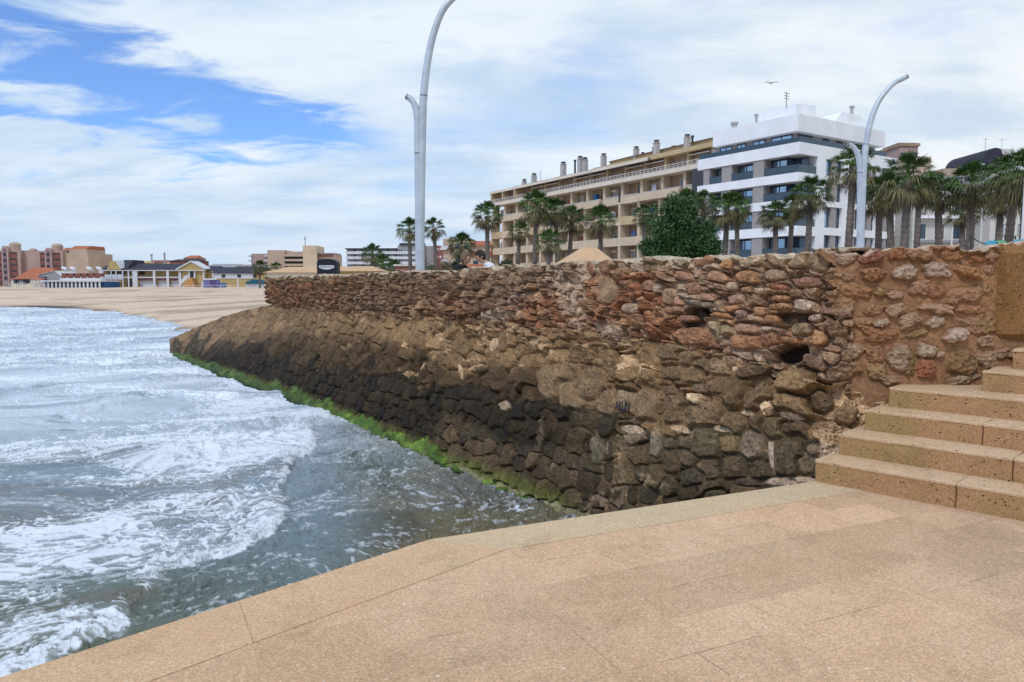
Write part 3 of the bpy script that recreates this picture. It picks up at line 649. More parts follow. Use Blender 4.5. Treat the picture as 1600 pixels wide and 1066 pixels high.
def parfield(u, v, PX, PY):
    ht, c, d, e, _ = rub(u, v*1.0, 131, .165, .118, (RED*.7+RED.mean(0)*.3)*np.array([1.12,.88,.72]), .095, .72, LIME*np.array([.86,.78,.66]), w=.5, tilt=.8, rough=.03, warp=.3, ed=.13)
    # top course: larger grey-brown stones
    h2_, c2, _, _, _ = rub(u, v, 151, .24, .15, np.array([[.33,.24,.15],[.42,.34,.24],[.36,.27,.18],[.43,.22,.12],[.30,.22,.12]]), .08, .8, LIME, w=.4, tilt=.7, rough=.02, warp=.25)
    tp = 1-sst(.10, .15, v+(fbm(u*2, v*3, 8, 3)-.5)*.14)
    hh = ht*(1-tp)+h2_*tp; c = c*(1-tp[..., None])+c2*tp[..., None]
    # redder in patches, browner and darker at the far end
    rd = sst(.42, .6, fbm(u*.45+3, v*.8, 170, 3)); gr = c.mean(-1, keepdims=True)*np.array([1.25, 1.0, .72])
    c = c*(.35+.65*rd[..., None]) + gr*(1-rd[..., None])*.65
    hh += (fbm(u*1.2, v*2, 171, 3)-.5)*.10
    far = 1-sst(500, 980, PX); c = c*(1-.34*far[..., None])*(1+far[..., None]*np.array([.12, -.02, -.14])); c = c*.9
    hh = hh - .16*sst(.68, 1.0, (PY-PY[:, :1])/(PY[:, -1:]-PY[:, :1]) + (fbm(u*2.5, v*2.5, 176, 3)-.5)*.25)
    # mortar sheets
    ms = sst(.62, .72, fbm(u*1.5, v*2.2, 173, 4))*sst(640, 820, PX)*.85
    c = c*(1-ms[..., None]*.75)+LIME*(.75+.5*fbm(u*9, v*9, 174, 3))[..., None]*ms[..., None]*.75; hh = hh*(1-ms*.55)+.03*ms*.55
    k = 1/2.538
    S = []
    for a, b, rx, ry, rot, H_, cl in [
        (505, 275, 48, 24, 10, -.15, (.03, .02, .015)), (890, 300, 120, 26, 0, -.08, (.10, .06, .035)), (860, 440, 72, 34, -10, -.18, (.03, .02, .015)), (470, 310, 40, 60, 0, -.10, (.09, .06, .04)),
        (500, 238, 62, 16, 12, .12, (.25, .22, .18)), (480, 212, 60, 14, 5, .12, (.42, .33, .24)), (690, 138, 48, 26, 6, .11, (.46, .21, .09)), (580, 135, 44, 22, 10, .10, (.42, .22, .13)), (440, 132, 38, 20, 8, .10, (.42, .20, .13)),
        (610, 80, 26, 27, 10, .10, (.50, .24, .08)), (520, 72, 36, 20, -5, .10, (.42, .20, .12)), (705, 70, 55, 22, -4, .09, (.42, .34, .24)), (815, 60, 52, 34, 0, .10, (.40, .28, .19)), (900, 75, 50, 34, 0, .10, (.33, .26, .15)), (980, 80, 44, 40, 0, .10, (.32, .25, .14)), (800, 130, 46, 26, 0, .10, (.34, .25, .17)),
        (340, 180, 26, 20, 0, .10, (.44, .38, .29)), (635, 178, 24, 22, 0, .10, (.42, .35, .25)), (690, 190, 30, 14, 0, .10, (.46, .24, .11)), (820, 180, 34, 12, 0, .10, (.44, .15, .09)), (745, 195, 24, 14, 0, .10, (.52, .42, .30)), (815, 222, 44, 15, -3, .11, (.45, .21, .10)), (820, 256, 50, 13, -3, .11, (.44, .22, .11)), (925, 160, 60, 22, 0, .09, (.33, .15, .11)),
        (915, 250, 50, 25, 4, .13, (.48, .42, .33)), (960, 300, 28, 17, -8, .11, (.36, .28, .22)), (635, 262, 26, 20, 0, .12, (.45, .19, .08)), (590, 290, 44, 13, 3, .12, (.44, .19, .08)), (745, 275, 25, 20, 0, .11, (.45, .23, .12)), (675, 285, 28, 18, -15, .11, (.44, .30, .24)), (790, 305, 27, 18, -5, .11, (.44, .20, .09)), (610, 320, 34, 16, 8, .11, (.43, .25, .14)),
        (563, 352, 26, 42, -6, .12, (.33, .27, .16)), (610, 352, 20, 34, -15, .11, (.33, .27, .16)), (785, 350, 48, 18, 4, .12, (.46, .38, .31)), (690, 345, 55, 26, 0, .11, (.44, .25, .16)), (690, 395, 80, 30, 3, .12, (.42, .17, .08)), (780, 385, 40, 26, 0, .10, (.34, .15, .08)), (470, 370, 80, 36, 0, .06, (.40, .18, .09)), (860, 390, 46, 16, 12, .12, (.42, .19, .08)), (960, 380, 50, 34, 0, .12, (.44, .21, .09)), (905, 345, 40, 26, 0, .09, (.30, .23, .14)),
        (540, 218, 40, 18, 5, .11, (.43, .22, .15)), (650, 225, 38, 20, -10, .09, (.40, .26, .2)), (395, 262, 30, 20, 0, .10, (.40, .20, .14)), (410, 235, 26, 16, 0, .10, (.45, .22, .15)), (450, 300, 30, 16, 0, .08, (.38, .18, .12)), (295, 170, 24, 22, 0, .09, (.38, .20, .14)), (120, 95, 22, 30, 0, .09, (.33, .15, .10)), (135, 190, 42, 62, 0, .07, (.34, .22, .13)), (375, 215, 26, 36, 0, .08, (.36, .22, .14)), (480, 182, 34, 22, 0, .09, (.42, .22, .15)), (70, 105, 20, 26, 0, .08, (.3, .13, .09)), (225, 260, 40, 22, 0, .07, (.45, .36, .27))]:
        S.append((900+a*k*.998, 380+b*k, rx*k, ry*k, rot, H_, cl, 3 if H_ > 0 else 2.2))
    hh, c = put(hh, c, PX, PY, S)
    L_ = c.mean(-1, keepdims=True); c = (c*.58+L_*np.array([1.62, .95, .50])*.42)*.92
    return hh, c
BOT = [(a, b+6, c-.12) for a, b, c in SHO if a > 410]; BOT[0] = (417, 480, 24.1)
BOT = [(417, 482, 24.25)] + [(a, b+14, c-.06) for a, b, c in SHO if 430 < a < 1290]+[(1295, 625, 6.75), (1330, 640, 6.7)]
TOPR = TOPR+[(1330, 389.5, 6.88)]
par = make_parapet('parapet', TOPR, BOT, 700, 190, parfield, MW, wall, end=True)

# --- mortared wall beside the steps
mw = empty('mortared_stone_wall', (0, 0, 0), label='orange mortared stone wall with scattered pale stones above the steps', cat='stone wall')
def mfield(u, v, PX, PY):
    f = fbm(u*7, v*7, 201, 5, .6); f2 = fbm(u*1.6, v*1.6, 203, 3)
    hh = (f-.5)*.035+(f2-.5)*.05+.05
    c = np.array([.42, .225, .11])*(.72+.5*f)[..., None]*(.85+.3*f2)[..., None]
    k = 1/3.231; S = []; EDGE = sst(1286, 1294, PX+(fbm(PY/16, PX*0, 207, 4)-.5)*62-np.exp(-((PY-430)/30)**2)*(-3))
    O1 = (.46, .22, .09); RDD = (.42, .15, .07); PL = (.50, .40, .30); GY = (.52, .46, .39); PK = (.50, .29, .20); OL = (.36, .26, .11)
    for a, b, rx, ry, rot, H_, cl in [
        (265, 100, 58, 38, -5, .05, PL), (385, 95, 62, 36, 0, .05, (.34, .12, .10)), (515, 95, 34, 28, 0, .04, RDD), (610, 90, 66, 34, 5, .05, (.44, .26, .15)), (740, 60, 60, 20, 0, .06, PK), (765, 98, 50, 26, 5, .04, O1), (890, 50, 110, 18, -2, .07, (.36, .33, .22)), (900, 100, 40, 30, 0, .04, RDD), (968, 95, 36, 30, -40, .05, PK),
        (265, 200, 50, 26, 5, .03, (.44, .27, .17)), (395, 190, 62, 42, -8, .05, (.43, .19, .08)), (543, 185, 56, 38, -20, .06, GY), (705, 175, 84, 30, 8, .06, GY), (865, 182, 76, 34, 8, .07, (.52, .26, .10)), (968, 170, 30, 30, 0, .03, PK),
        (320, 275, 76, 34, 6, .04, (.43, .21, .09)), (195, 270, 40, 36, 0, .03, (.44, .25, .14)), (440, 280, 34, 22, 20, .04, OL), (505, 292, 40, 20, 0, .05, (.46, .3, .22)), (620, 255, 56, 36, -8, .05, (.46, .27, .18)), (700, 275, 44, 30, 0, .05, (.42, .18, .10)), (830, 295, 84, 34, -12, .05, (.46, .25, .15)), (950, 270, 36, 30, 0, .03, (.44, .28, .14)),
        (255, 350, 56, 46, 0, .04, (.40, .23, .10)), (400, 368, 56, 28, -6, .04, (.42, .24, .12)), (510, 370, 54, 26, -12, .06, (.50, .34, .24)), (700, 360, 84, 24, 10, .06, (.50, .34, .25)), (870, 365, 70, 22, 6, .04, (.44, .22, .10)),
        (235, 425, 44, 32, 0, .04, (.44, .27, .12)), (340, 435, 46, 28, 0, .04, (.44, .23, .13)), (435, 434, 46, 20, -4, .06, (.56, .50, .42)), (572, 425, 66, 32, -22, .06, (.50, .36, .25)), (700, 432, 50, 32, -20, .05, GY), (600, 488, 70, 20, -12, .03, OL), (795, 495, 66, 42, -12, .09, (.60, .52, .45)), (880, 440, 60, 34, 10, .03, (.44, .26, .16)), (945, 430, 50, 50, 0, .03, (.38, .25, .10)),
        (425, 495, 80, 36, 5, .05, (.43, .18, .08)), (240, 490, 52, 34, 0, .04, (.38, .23, .09)), (275, 572, 82, 44, 2, .06, (.44, .36, .25)), (400, 590, 46, 46, 0, .05, (.44, .22, .11)), (520, 600, 48, 62, 10, .05, (.40, .34, .25)), (572, 640, 18, 80, 4, .05, (.26, .19, .08)), (655, 575, 50, 34, 10, .06, (.48, .44, .34)), (720, 590, 20, 16, 0, .03, GY), (650, 668, 58, 50, 0, .06, (.46, .13, .07)), (835, 630, 78, 66, 0, .05, (.32, .20, .08)), (945, 525, 50, 30, 0, .04, (.46, .3, .2)), (960, 620, 46, 50, -20, .05, (.46, .33, .2)), (415, 670, 54, 44, 0, .04, (.42, .28, .13)), (480, 720, 50, 30, 0, .04, (.45, .29, .17)), (285, 660, 56, 40, 0, .05, (.40, .23, .12)), (1040, 590, 40, 26, 0, .03, (.45, .3, .2)), (840, 715, 80, 22, -8, .03, (.42, .38, .27))]:
        S.append((1240+a*k, 370+b*k, rx*k, ry*k, rot, H_*1.15, cl, 2.9))
    for k_, q in enumerate(S):       # embedded: no gap round them
        a, b = PX, PY
        m_ = (np.abs(PX-q[0]) < max(q[2], q[3])*1.5) & (np.abs(PY-q[1]) < max(q[2], q[3])*1.5)
        if not m_.any(): continue
        rr, X_, Y_ = blob(PX[m_]+(fbm(PX[m_]/9, PY[m_]/9, k_+33, 3)-.5)*5, PY[m_]+(fbm(PX[m_]/9+5, PY[m_]/9, k_+34, 3)-.5)*5, *q[:5], p=2.7, s=k_+40, wob=.30)
        ff = fbm(PX[m_]/5, PY[m_]/5, k_+800, 5, .6); d = 1-sst(.80, 1.0, rr)
        hn = .05+q[5]*(1-.35*rr**2)+(ff-.5)*.05 + (h2(k_, 3, 1)-.5)*X_*.03
        gr_ = np.exp(-((rr-1.06)/.09)**2)*.006
        hh[m_] = (hh[m_]-gr_)*(1-d)+hn*d; mix_ = .12+.25*h2(k_, 9, 2); cc = (np.array(q[6])*(1-mix_)+np.array([.40,.22,.11])*mix_)*(.6+.8*ff)[:, None]
        c[m_] = c[m_]*(1-d[:, None])+cc*d[:, None]
    hh = hh-(1-EDGE)*.45
    L_ = c.mean(-1, keepdims=True); c = (c*.7+L_*np.array([1.5, .92, .55])*.3)*np.array([.70, .68, .66])
    return hh, c
BOT2 = [(1272, 645, 6.93), (1400, 650, 6.70), (1562, 640, 6.66), (1640, 640, 6.70)]
T2 = [(1272, 396.5, 7.0), (1330, 393.5, 6.82), (1400, 391, 6.72), (1480, 388, 6.68), (1562, 385, 6.70), (1640, 381, 6.72)]
make_parapet('mortared_face', T2, BOT2, 400, 300, mfield, attmat('mortared_stone', fine=40, fvar=.25, bump=.6, bdist=.006), mw, end=False, backv=(.1, .40), capc=(.5, .36, .26))
# ochre block pier at the right
pr = empty('stone_pier', tuple(PD(1561, 382, 6.60)[:2])+(0,), R(-4), label='dark ochre shell-stone pier at the right end of the wall', cat='pier')
def pcd(w_, h_): pass
zt = ZD(384, 6.60)
MPI = stone_mat('pier_stone', (.22, .115, .04), (.27, .14, .055), (.12, .07, .025), joints=False, sp=.75)
for a, b, n_ in ((1.10, zt-.004, 'shaft'),):
    q = MB(); q.box(0, 1.6, -.02, .6, a, b); chip(q.build(n_, MPI, pr, bevel=.06), .05, .02)
# lettering painted on the pale stone
tcv = bpy.data.curves.new('lettering', 'FONT'); tcv.body = 'AKUN'; tcv.size = .155; tcv.extrude = .002; tcv.shear = .35; tcv.offset = .004; tcv.space_character = .82
i0 = int(np.argmin(np.abs(px-965))); 
to = bpy.data.objects.new('tmp', tcv)
def surf_pt(a, b):
    i = int(np.argmin(np.abs(px-a))); j = int(np.argmin(np.abs(PY[i]-b))); return Vector(Pd[i+1, j+6])
pa, pb, pc = surf_pt(967, 640), surf_pt(997, 644), surf_pt(972, 616)
ex = (pb-pa).normalized(); ey = (pc-pa); ey = (ey-ex*ey.dot(ex)).normalized(); ez = ex.cross(ey)
C.objects.link(to); bpy.context.view_layer.update()
dg = bpy.context.evaluated_depsgraph_get(); tm = bpy.data.meshes.new_from_object(to.evaluated_get(dg)); bpy.data.objects.remove(to)
bmx = bmesh.new(); bmx.from_mesh(tm)
bmesh.ops.triangulate(bmx, faces=bmx.faces)
bmesh.ops.subdivide_edges(bmx, edges=bmx.edges, cuts=1)
W_ = (pb-pa).length; wmax = max(q.co.x for q in bmx.verts)
surfpts = Pd[int(np.argmin(np.abs(px-955))):int(np.argmin(np.abs(px-1035)))].reshape(-1, 3)
offs = []
for q in bmx.verts:
    l = pa + ex*(q.co.x/wmax*W_*1.12) + ey*(q.co.y*.95+.008); dlt = surfpts-np.array(l); dn = dlt@np.array(ez); lat = ((dlt-dn[:, None]*np.array(ez))**2).sum(1)
    offs.append(float(dn[int(np.argmin(lat))]))
sgz = 1 if ez.dot(Vector((0, 0, EYE))-pa) > 0 else -1
om = (max if sgz > 0 else min)(offs)+sgz*.02
for q, o_ in zip(bmx.verts, offs):
    q.co = pa + ex*(q.co.x/wmax*W_*1.12) + ey*(q.co.y*.95+.008) + ez*(om + sgz*(.004+(q.co.z > 0)*.003))
bmx.to_mesh(tm); bmx.free()
lo = link('lettering', tm, None, wall); lo.data.materials.clear(); lo.data.materials.append(mat('dark_paint', (.03, .03, .035), .7, .3, 20, 0))
tag(lo, 'black hand-painted letters on the pale stone')

# ------------------------------------------------------------------ water
MWt, g, b = newmat('sea_water'); a = g.new('ShaderNodeAttribute', attribute_name='col').outputs['Color']; fo = g.new('ShaderNodeAttribute', attribute_name='foam_glint').outputs['Fac']
tcw = g.new('ShaderNodeTexCoord').outputs['Object']
n1 = g.noise(tcw, 14, 5, .6, .6); n2 = g.noise(tcw, 60, 4, .6)
g.l.new(a, b.inputs['Base Color']); g.l.new(g.ramp(fo, .05, .6, .09, .8), b.inputs['Roughness']); b.inputs['IOR'].default_value = 1.33; b.inputs['Coat Weight'].default_value = 0
b.inputs['Specular IOR Level'].default_value = .38
sxx = g.new('ShaderNodeSeparateXYZ'); g.l.new(tcw, sxx.inputs[0])
g.l.new(g.bump(g.m('MULTIPLY', g.m('ADD', n1, g.m('MULTIPLY', n2, .3)), g.ramp(sxx.outputs[1], 7, 24, 1.0, .10)), .7, .05), b.inputs['Normal'])
pxw = np.concatenate([np.linspace(-2200, -330, 110, endpoint=False), np.linspace(-330, -8, 110, endpoint=False), np.linspace(-8, 965, 900, endpoint=False), np.linspace(965, 1500, 40)])
pyv = np.concatenate([np.linspace(474, 480, 30, endpoint=False), np.linspace(480, 1075, 820, endpoint=False), np.geomspace(1075, 2600, 60)])
DW = PZ(800, pyv, SEA)[:, 1]
PXW, DWg = np.meshgrid(pxw, DW, indexing='ij')
XW = (PXW-800)/F*DWg*1.0; YW = DWg
# (plain polar-like lattice in plan)
PYW = np.broadcast_to(pyv, PXW.shape)
# bore front in plan
fr = [(512, 648), (500, 662), (478, 700), (462, 735), (450, 765), (440, 800), (405, 838), (330, 868), (285, 890), (250, 912), (235, 935), (205, 950), (190, 985), (140, 1008), (90, 1030), (20, 1062), (-80, 1110)]
frp = np.array([PZ(a_, b_, SEA)[:2] for a_, b_ in fr])
def sdist(X, Y, pl):
    best = np.full(X.shape, 1e9); sg = np.zeros(X.shape); par = np.zeros(X.shape); acc = 0
    for i in range(len(pl)-1):
        a_, b_ = pl[i], pl[i+1]; d = b_-a_; L_ = np.linalg.norm(d)
        t = np.clip(((X-a_[0])*d[0]+(Y-a_[1])*d[1])/L_**2, 0, 1)
        ex_, ey_ = X-(a_[0]+t*d[0]), Y-(a_[1]+t*d[1]); q = np.hypot(ex_, ey_); m_ = q < best
        cr = d[0]*(Y-a_[1])-d[1]*(X-a_[0])
        best = np.where(m_, q, best); sg = np.where(m_, np.sign(cr), sg); par = np.where(m_, acc+t*L_, par); acc += L_
    return best*sg, par
wx = XW + (fbm(XW*1.3, YW*1.3, 600, 4)-.5)*.55; wy = YW + (fbm(XW*1.3+5, YW*1.3, 601, 4)-.5)*.55
sd_, sp_ = sdist(wx, wy, frp)
if np.median(sd_[(PXW < 100) & (PYW < 700)]) < 0: sd_ = -sd_      # >0 behind the front (towards the sea)
L1 = lambda x: 1-np.abs(2*x-1)
far = sst(7.5, 17, YW)
# waves
def ridged(x, y, s, o=4):
    t = 0; a = 1; n = 0
    for k in range(o):
        t = t+a*(1-np.abs(2*vn(x, y, s+k*13)-1)); n += a; a *= .55; x, y = x*1.9+y*.5+3, y*1.9-x*.5+1
    return t/n
ca_, sa_ = math.cos(R(25)), math.sin(R(25))
U = XW*ca_+YW*sa_; V = -XW*sa_+YW*ca_
wu = U + (fbm(U*.35, V*.35, 610, 3)-.5)*3; wv = V + (fbm(U*.35+4, V*.35, 611, 3)-.5)*2.5
hz = (ridged(wu*.45, wv*.95, 620, 3)-.5)*.10 + (fbm(wu*2.2, wv*3.6, 621, 4, .55)-.5)*.085 + (ridged(wu*3.2, wv*5.5, 622, 3)-.5)*.035
hz += (ridged(wu*.10, wv*.28, 625, 2)-.55)*.26*sst(6, 16, YW)
inner_ = 1-sst(-.15, .05, sd_)        # calm wedge between front and wall
hz = hz*(1-.25*inner_) + inner_*((fbm(wu*6, wv*11, 626, 4, .6)-.5)*.085+(ridged(wu*2.2, wv*4.6, 627, 3)-.5)*.05) + .055*sst(-.12, .12, sd_)*np.exp(-np.clip(sd_, 0, 9)/1.1) + .03*sst(-.02, .3, sd_)
fb_ = sst(-.03, .04, sd_)*np.exp(-np.clip(sd_, 0, 9)/.55); hz += fb_*(fbm(XW*9, YW*9, 630, 4, .65)-.45)*.045
# foam, and pale flecks painted in for sky glints
lw = 1.0
q1x, q1y = wu*1.7+ (fbm(wu*3, wv*3, 640, 3)-.5)*1.6, wv*2.7+(fbm(wu*3+3, wv*3, 641, 3)-.5)*1.6
lace = 1-np.abs(2*fbm(q1x, q1y, 642, 3, .5)-1)*3.2
lace2 = 1-np.abs(2*fbm(q1x*2.3, q1y*2.3, 643, 3, .55)-1)*2.8
fineN = fbm(XW*16, YW*22, 644, 4, .65)
patch = fbm(wu*.45, wv*.8, 645, 4)
cov = sst(-.14, .05, sd_)*(.55 + .42*np.exp(-np.clip(sd_, 0, 9)/.24)*.85 + .16*np.exp(-((sd_-1.9)/.9)**2) - .10*sst(3.5, 6, sd_) )
cov += (patch-.5)*1.0+.05
bay = np.exp(-((PXW-260)/170)**2-((PYW-905)/34)**2)*.0
calm = inner_
cov = np.where(calm > .5, .05 + (patch-.5)*.55 + .12*np.exp(-np.abs(sd_)/.25), cov)
# swash lines against the foot of the wall
fw = np.interp(PXW, px, df); dwall = fw - YW
cov += .30*np.exp(-np.abs(dwall+.0)/.10)*(PXW < 905)*(PXW > 265)*sst(.45, .6, fbm(XW*2.5, YW*2.5, 650, 3))*1.3
for cx_, cy_, rx_, ry_, am in ((620, 757, 36, 9, .75), (775, 787, 46, 8, .7), (810, 800, 40, 5, .6), (360, 640, 60, 10, .3), (550, 800, 40, 8, .2), (470, 830, 60, 10, .3), (560, 720, 60, 14, -.3), (700, 770, 90, 30, -.4), (300, 960, 40, 30, -.3), (130, 930, 90, 22, -.35), (350, 800, 120, 26, .18), (120, 860, 140, 26, .15), (240, 700, 170, 30, .05), (110, 745, 130, 10, -.35), (60, 640, 120, 50, -.2), (430, 560, 40, 12, -.15), (30, 660, 90, 30, -.1)):
    cov += am*np.exp(-((PXW-cx_-(PYW-cy_)*-.2)/rx_)**2-((PYW-cy_)/ry_)**2)
la = np.maximum(lace, lace2*.92)*.7+fineN*.6
foam_glint = sst(1.08, 1.34, la + cov*.95 - .18 + far*.05)
foam_glint = np.clip(foam_glint, 0, 1)
thick = sst(.5, 1.1, cov)
foam_glint = np.maximum(foam_glint, thick*(.35+.55*sst(.35, .6, fineN)))
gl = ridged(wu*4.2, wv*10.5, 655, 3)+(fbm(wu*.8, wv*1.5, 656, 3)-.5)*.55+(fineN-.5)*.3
foam_glint = np.maximum(foam_glint, calm*sst(.78, .95, gl+(fineN-.5)*.35)*.5*(1-.4*sst(700, 860, PXW)))  # flecks in the calm wedge: sky glints painted into the colour, some real foam
foam_glint = np.maximum(foam_glint, (1-calm)*sst(.70, .92, gl)*.45*(1-far))  # the same painted glint flecks on the open water nearby
# beyond, the broken water is a soft pale sheet with streaks
stk = sst(.80, .93, ridged(wu*.22, wv*1.3, 665, 3))
soft = far*(.50-.4*stk+.75*(fbm(wu*.2, wv*.7, 660, 4)-.5)+.30*(fbm(wu*.7, wv*2.2, 661, 3)-.5)*(1-sst(25, 45, YW)))
foam_glint = np.clip(foam_glint*(1-.55*far)+soft, 0, 1)
foam_glint *= (1-.35*sst(.5, 1, calm)*0)
# water body colour: olive brown in the shallows by the wall, grey-green further, milky blue far away
br = np.exp(-((dwall)/2.2)**2)*sst(5.0, 6.5, 13-YW)*(PXW > 430)
wc = (np.array([.11, .13, .085])*(1-sst(4.5, 9, YW))[..., None]+np.array([.175, .235, .27])*sst(4.5, 9, YW)[..., None])*(1-far[..., None]) + np.array([.15, .215, .28])*far[..., None]
patchB = sst(.4, .6, fbm(XW*1.4, YW*1.4, 670, 4))
sh_ = sst(470, 640, PXW)*calm*sst(3.6, 5.0, YW)
sh_ = np.clip(np.maximum(sh_, calm*np.exp(-(np.clip(dwall-.2, 0, 9)/2.0)**2)*sst(480, 600, PXW)), 0, 1)
wc = wc*(1-sh_[..., None]*.85) + (np.array([.115, .078, .026])*(1-.45*patchB[..., None]) + np.array([.02, .025, .012]))*sh_[..., None]*.85
gr2 = np.exp(-((PXW-600)/70)**2-((PYW-722)/22)**2); wc = wc*(1-gr2[..., None])+np.array([.03, .07, .045])*gr2[..., None]
mud = sst(.45, .65, fbm(wu*.7, wv*1.2, 680, 3))*(1-far)*(1-calm)*.6; wc = wc*(1-mud[..., None])+np.array([.17, .155, .13])*mud[..., None]
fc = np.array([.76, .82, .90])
colw = wc*(1-foam_glint[..., None])+fc*foam_glint[..., None]*(.86+.2*fineN[..., None])
# beach swash: hide behind sand by lowering nothing; keep the sheet level
ZW = SEA + hz*(1-sst(60, 90, YW)*.6) + foam_glint*.012*(1-far)
ZW = np.where((PYW > 1100), SEA-.02, ZW)
wat = grid_mesh('sea_water', np.stack([XW, YW, ZW], -1), {'col': np.clip(colw, .01, .9), 'foam_glint': foam_glint}, MWt)
tag(wat, kind='structure')
# ------------------------------------------------------------------ street lamps
M_lamp = mat('lamp_paint', (.50, .56, .62), .45, .12, 3, .03, 30, metal=.25, streak=.35)
M_dark = mat('dark_metal', (.04, .04, .05), .5, .1, 3, 0)
M_chimd = mat('grey_cap', (.2, .2, .22), .6, .1, 2, 0)
M_lens = mat('lamp_glass', (.75, .75, .72), .3, .05, 3, 0)
def smoothcurve(pts, n=8):
    pts = [np.array(p, float) for p in pts]; out = []
    for i in range(len(pts)-1):
        p0 = pts[max(i-1, 0)]; p1 = pts[i]; p2 = pts[i+1]; p3 = pts[min(i+2, len(pts)-1)]
        for t in np.linspace(0, 1, n, endpoint=False):
            out.append(.5*((2*p1)+(-p0+p2)*t+(2*p0-5*p1+4*p2-p3)*t*t+(-p0+3*p1-3*p2+p3)*t**3))
    return out+[pts[-1]]
def lamp(tall, short, D, base_px, r, label):
    bx = XD(base_px, 430, D); e = empty('street_lamp', (bx, D, 1.0), 0, label, 'street lamp', 'curved promenade lamps')
    def loc(p, dy=0): return PD(p[0], p[1], D+dy) - np.array([bx, D, 1.0])
    for nm, pts, dx in (('tall_pole', tall, .0), ('short_pole', short, -.0)):
        q = smoothcurve([loc(p) for p in pts]); n = len(q)
        b0 = q[0].copy(); b0[2] = 0; q = [b0]+q
        rr = [r*1.25]+[r*(1.2-.42*(i/(n-1))**1.2) for i in range(n)]
        m = MB(); m.tube([tuple(x) for x in q], rr, 16); o = m.build(nm, M_lamp, e, smooth=True)
        a, b = np.array(q[-2]), np.array(q[-1]); d = (b-a)/np.linalg.norm(b-a)
        m = MB(); m.tube([tuple(b-d*.03), tuple(b+d*.03)], [rr[-1]*1.04, rr[-1]*.98], 14); m.build('end_cap', M_chimd, o)
        nrm_ = np.array([-d[2], 0, d[0]]); nrm_ = -nrm_ if nrm_[2] > 0 else nrm_
        c_ = b-d*.28+nrm_*rr[-1]*.86
        m = MB(); m.tube([tuple(c_-d*.2), tuple(c_+d*.2)], rr[-1]*.42, 8); m.build('luminaire', M_lens, o)
        k = max(2, int(n*.35)); p_, pn = np.array(q[k]), np.array(q[k+1]); dd__ = (pn-p_)/np.linalg.norm(pn-p_)
        m = MB(); m.tube([tuple(p_-dd__*.01), tuple(p_+dd__*.01)], rr[k]*1.03, 16); m.build('joint_ring', M_dark, o)
    m = MB(); m.lathe([(r*2.4, 0), (r*2.4, .04), (r*1.5, .06), (r*1.4, .3)], n=18); m.build('base_plate', M_lamp, e)
    return e
lamp([(656.5, 424), (657.5, 330), (659.5, 220), (662, 150), (668, 98), (677, 55), (690, 20), (706, -1), (724, -14), (740, -21)],
     [(655.5, 424), (654.6, 330), (653.2, 240), (652.4, 190), (649, 168), (643, 156), (636, 151.5)], 19, 656, .088, 'tall white lamp with a curved top in front of the pair of thin palms')
lamp([(1345, 388), (1347, 320), (1350.5, 250), (1355, 215), (1361, 188), (1371, 162), (1385, 142), (1400, 128), (1417, 120)],
     [(1344, 388), (1344, 320), (1344, 270), (1342, 248), (1337.5, 236), (1332, 229), (1325, 226)], 26, 1344.5, .095, 'white curved lamp standing before the white apartment block')

# ------------------------------------------------------------------ palms and tree
def leafmat(name, a, b2, rough=.6):
    m, g, b = newmat(name); oi = g.new('ShaderNodeObjectInfo'); tc = g.new('ShaderNodeTexCoord').outputs['Object']
    at = g.new('ShaderNodeAttribute', attribute_name='tone').outputs['Fac']
    f = g.m('ADD', g.m('MULTIPLY', g.ramp(g.noise(tc, 1.5, 3), .3, .7), .5), g.m('MULTIPLY', at, .5))
    c = g.mix(f, a, b2); k = g.ramp(oi.outputs['Random'], 0, 1, .8, 1.2); cc = g.new('ShaderNodeCombineColor'); [g.l.new(k, cc.inputs[i]) for i in range(3)]
    c = g.mix(1.0, c, cc.outputs[0], 'MULTIPLY'); g.l.new(c, b.inputs['Base Color']); b.inputs['Roughness'].default_value = rough; b.inputs['Specular IOR Level'].default_value = .3
    return m
M_green = leafmat('palm_leaf', (.022, .06, .011), (.085, .155, .028))
M_olive = leafmat('old_palm_leaf', (.08, .085, .03), (.20, .17, .08), .8)
M_brown = leafmat('dead_palm_leaf', (.075, .062, .045), (.19, .155, .115), .9)
M_trunk = mat('palm_trunk', (.15, .125, .11), .95, .35, 5, .8, 14)
def fan(mb, base, d, plen, rad, rng, spread=1.25, nseg=13, droop=.35, tones=None):
    d = d.normalized(); up = Vector((0, 0, 1)); side = d.cross(up)
    if side.length < .1: side = Vector((1, 0, 0))
    side.normalize(); nm_ = side.cross(d).normalized()
    tip = base + d*plen + Vector((0, 0, -plen*plen*.10))
    w_ = .018
    mb.add([base-side*w_, base+side*w_, tip+side*w_*.6, tip-side*w_*.6], [(0, 1, 2, 3)])
    d2 = (d+Vector((0, 0, -.18))).normalized()
    for k in range(nseg):
        a = -spread + 2*spread*k/(nseg-1) + rng.uniform(-.05, .05)
        dr = (d2*math.cos(a)+side*math.sin(a)); r = rad*(1-.22*abs(a)/spread)*rng.uniform(.85, 1.08)
        fold = nm_*(.05 if k % 2 else -.02)
        m1 = tip+dr*r*.55+fold+Vector((0, 0, -r*.05)); e1 = tip+dr*r+Vector((0, 0, -r*droop*rng.uniform(.6, 1.4)))
        pw = (dr.cross(nm_)).normalized()*rad*.045*spread
        mb.add([tip, m1-pw, e1, m1+pw], [(0, 1, 2, 3)])
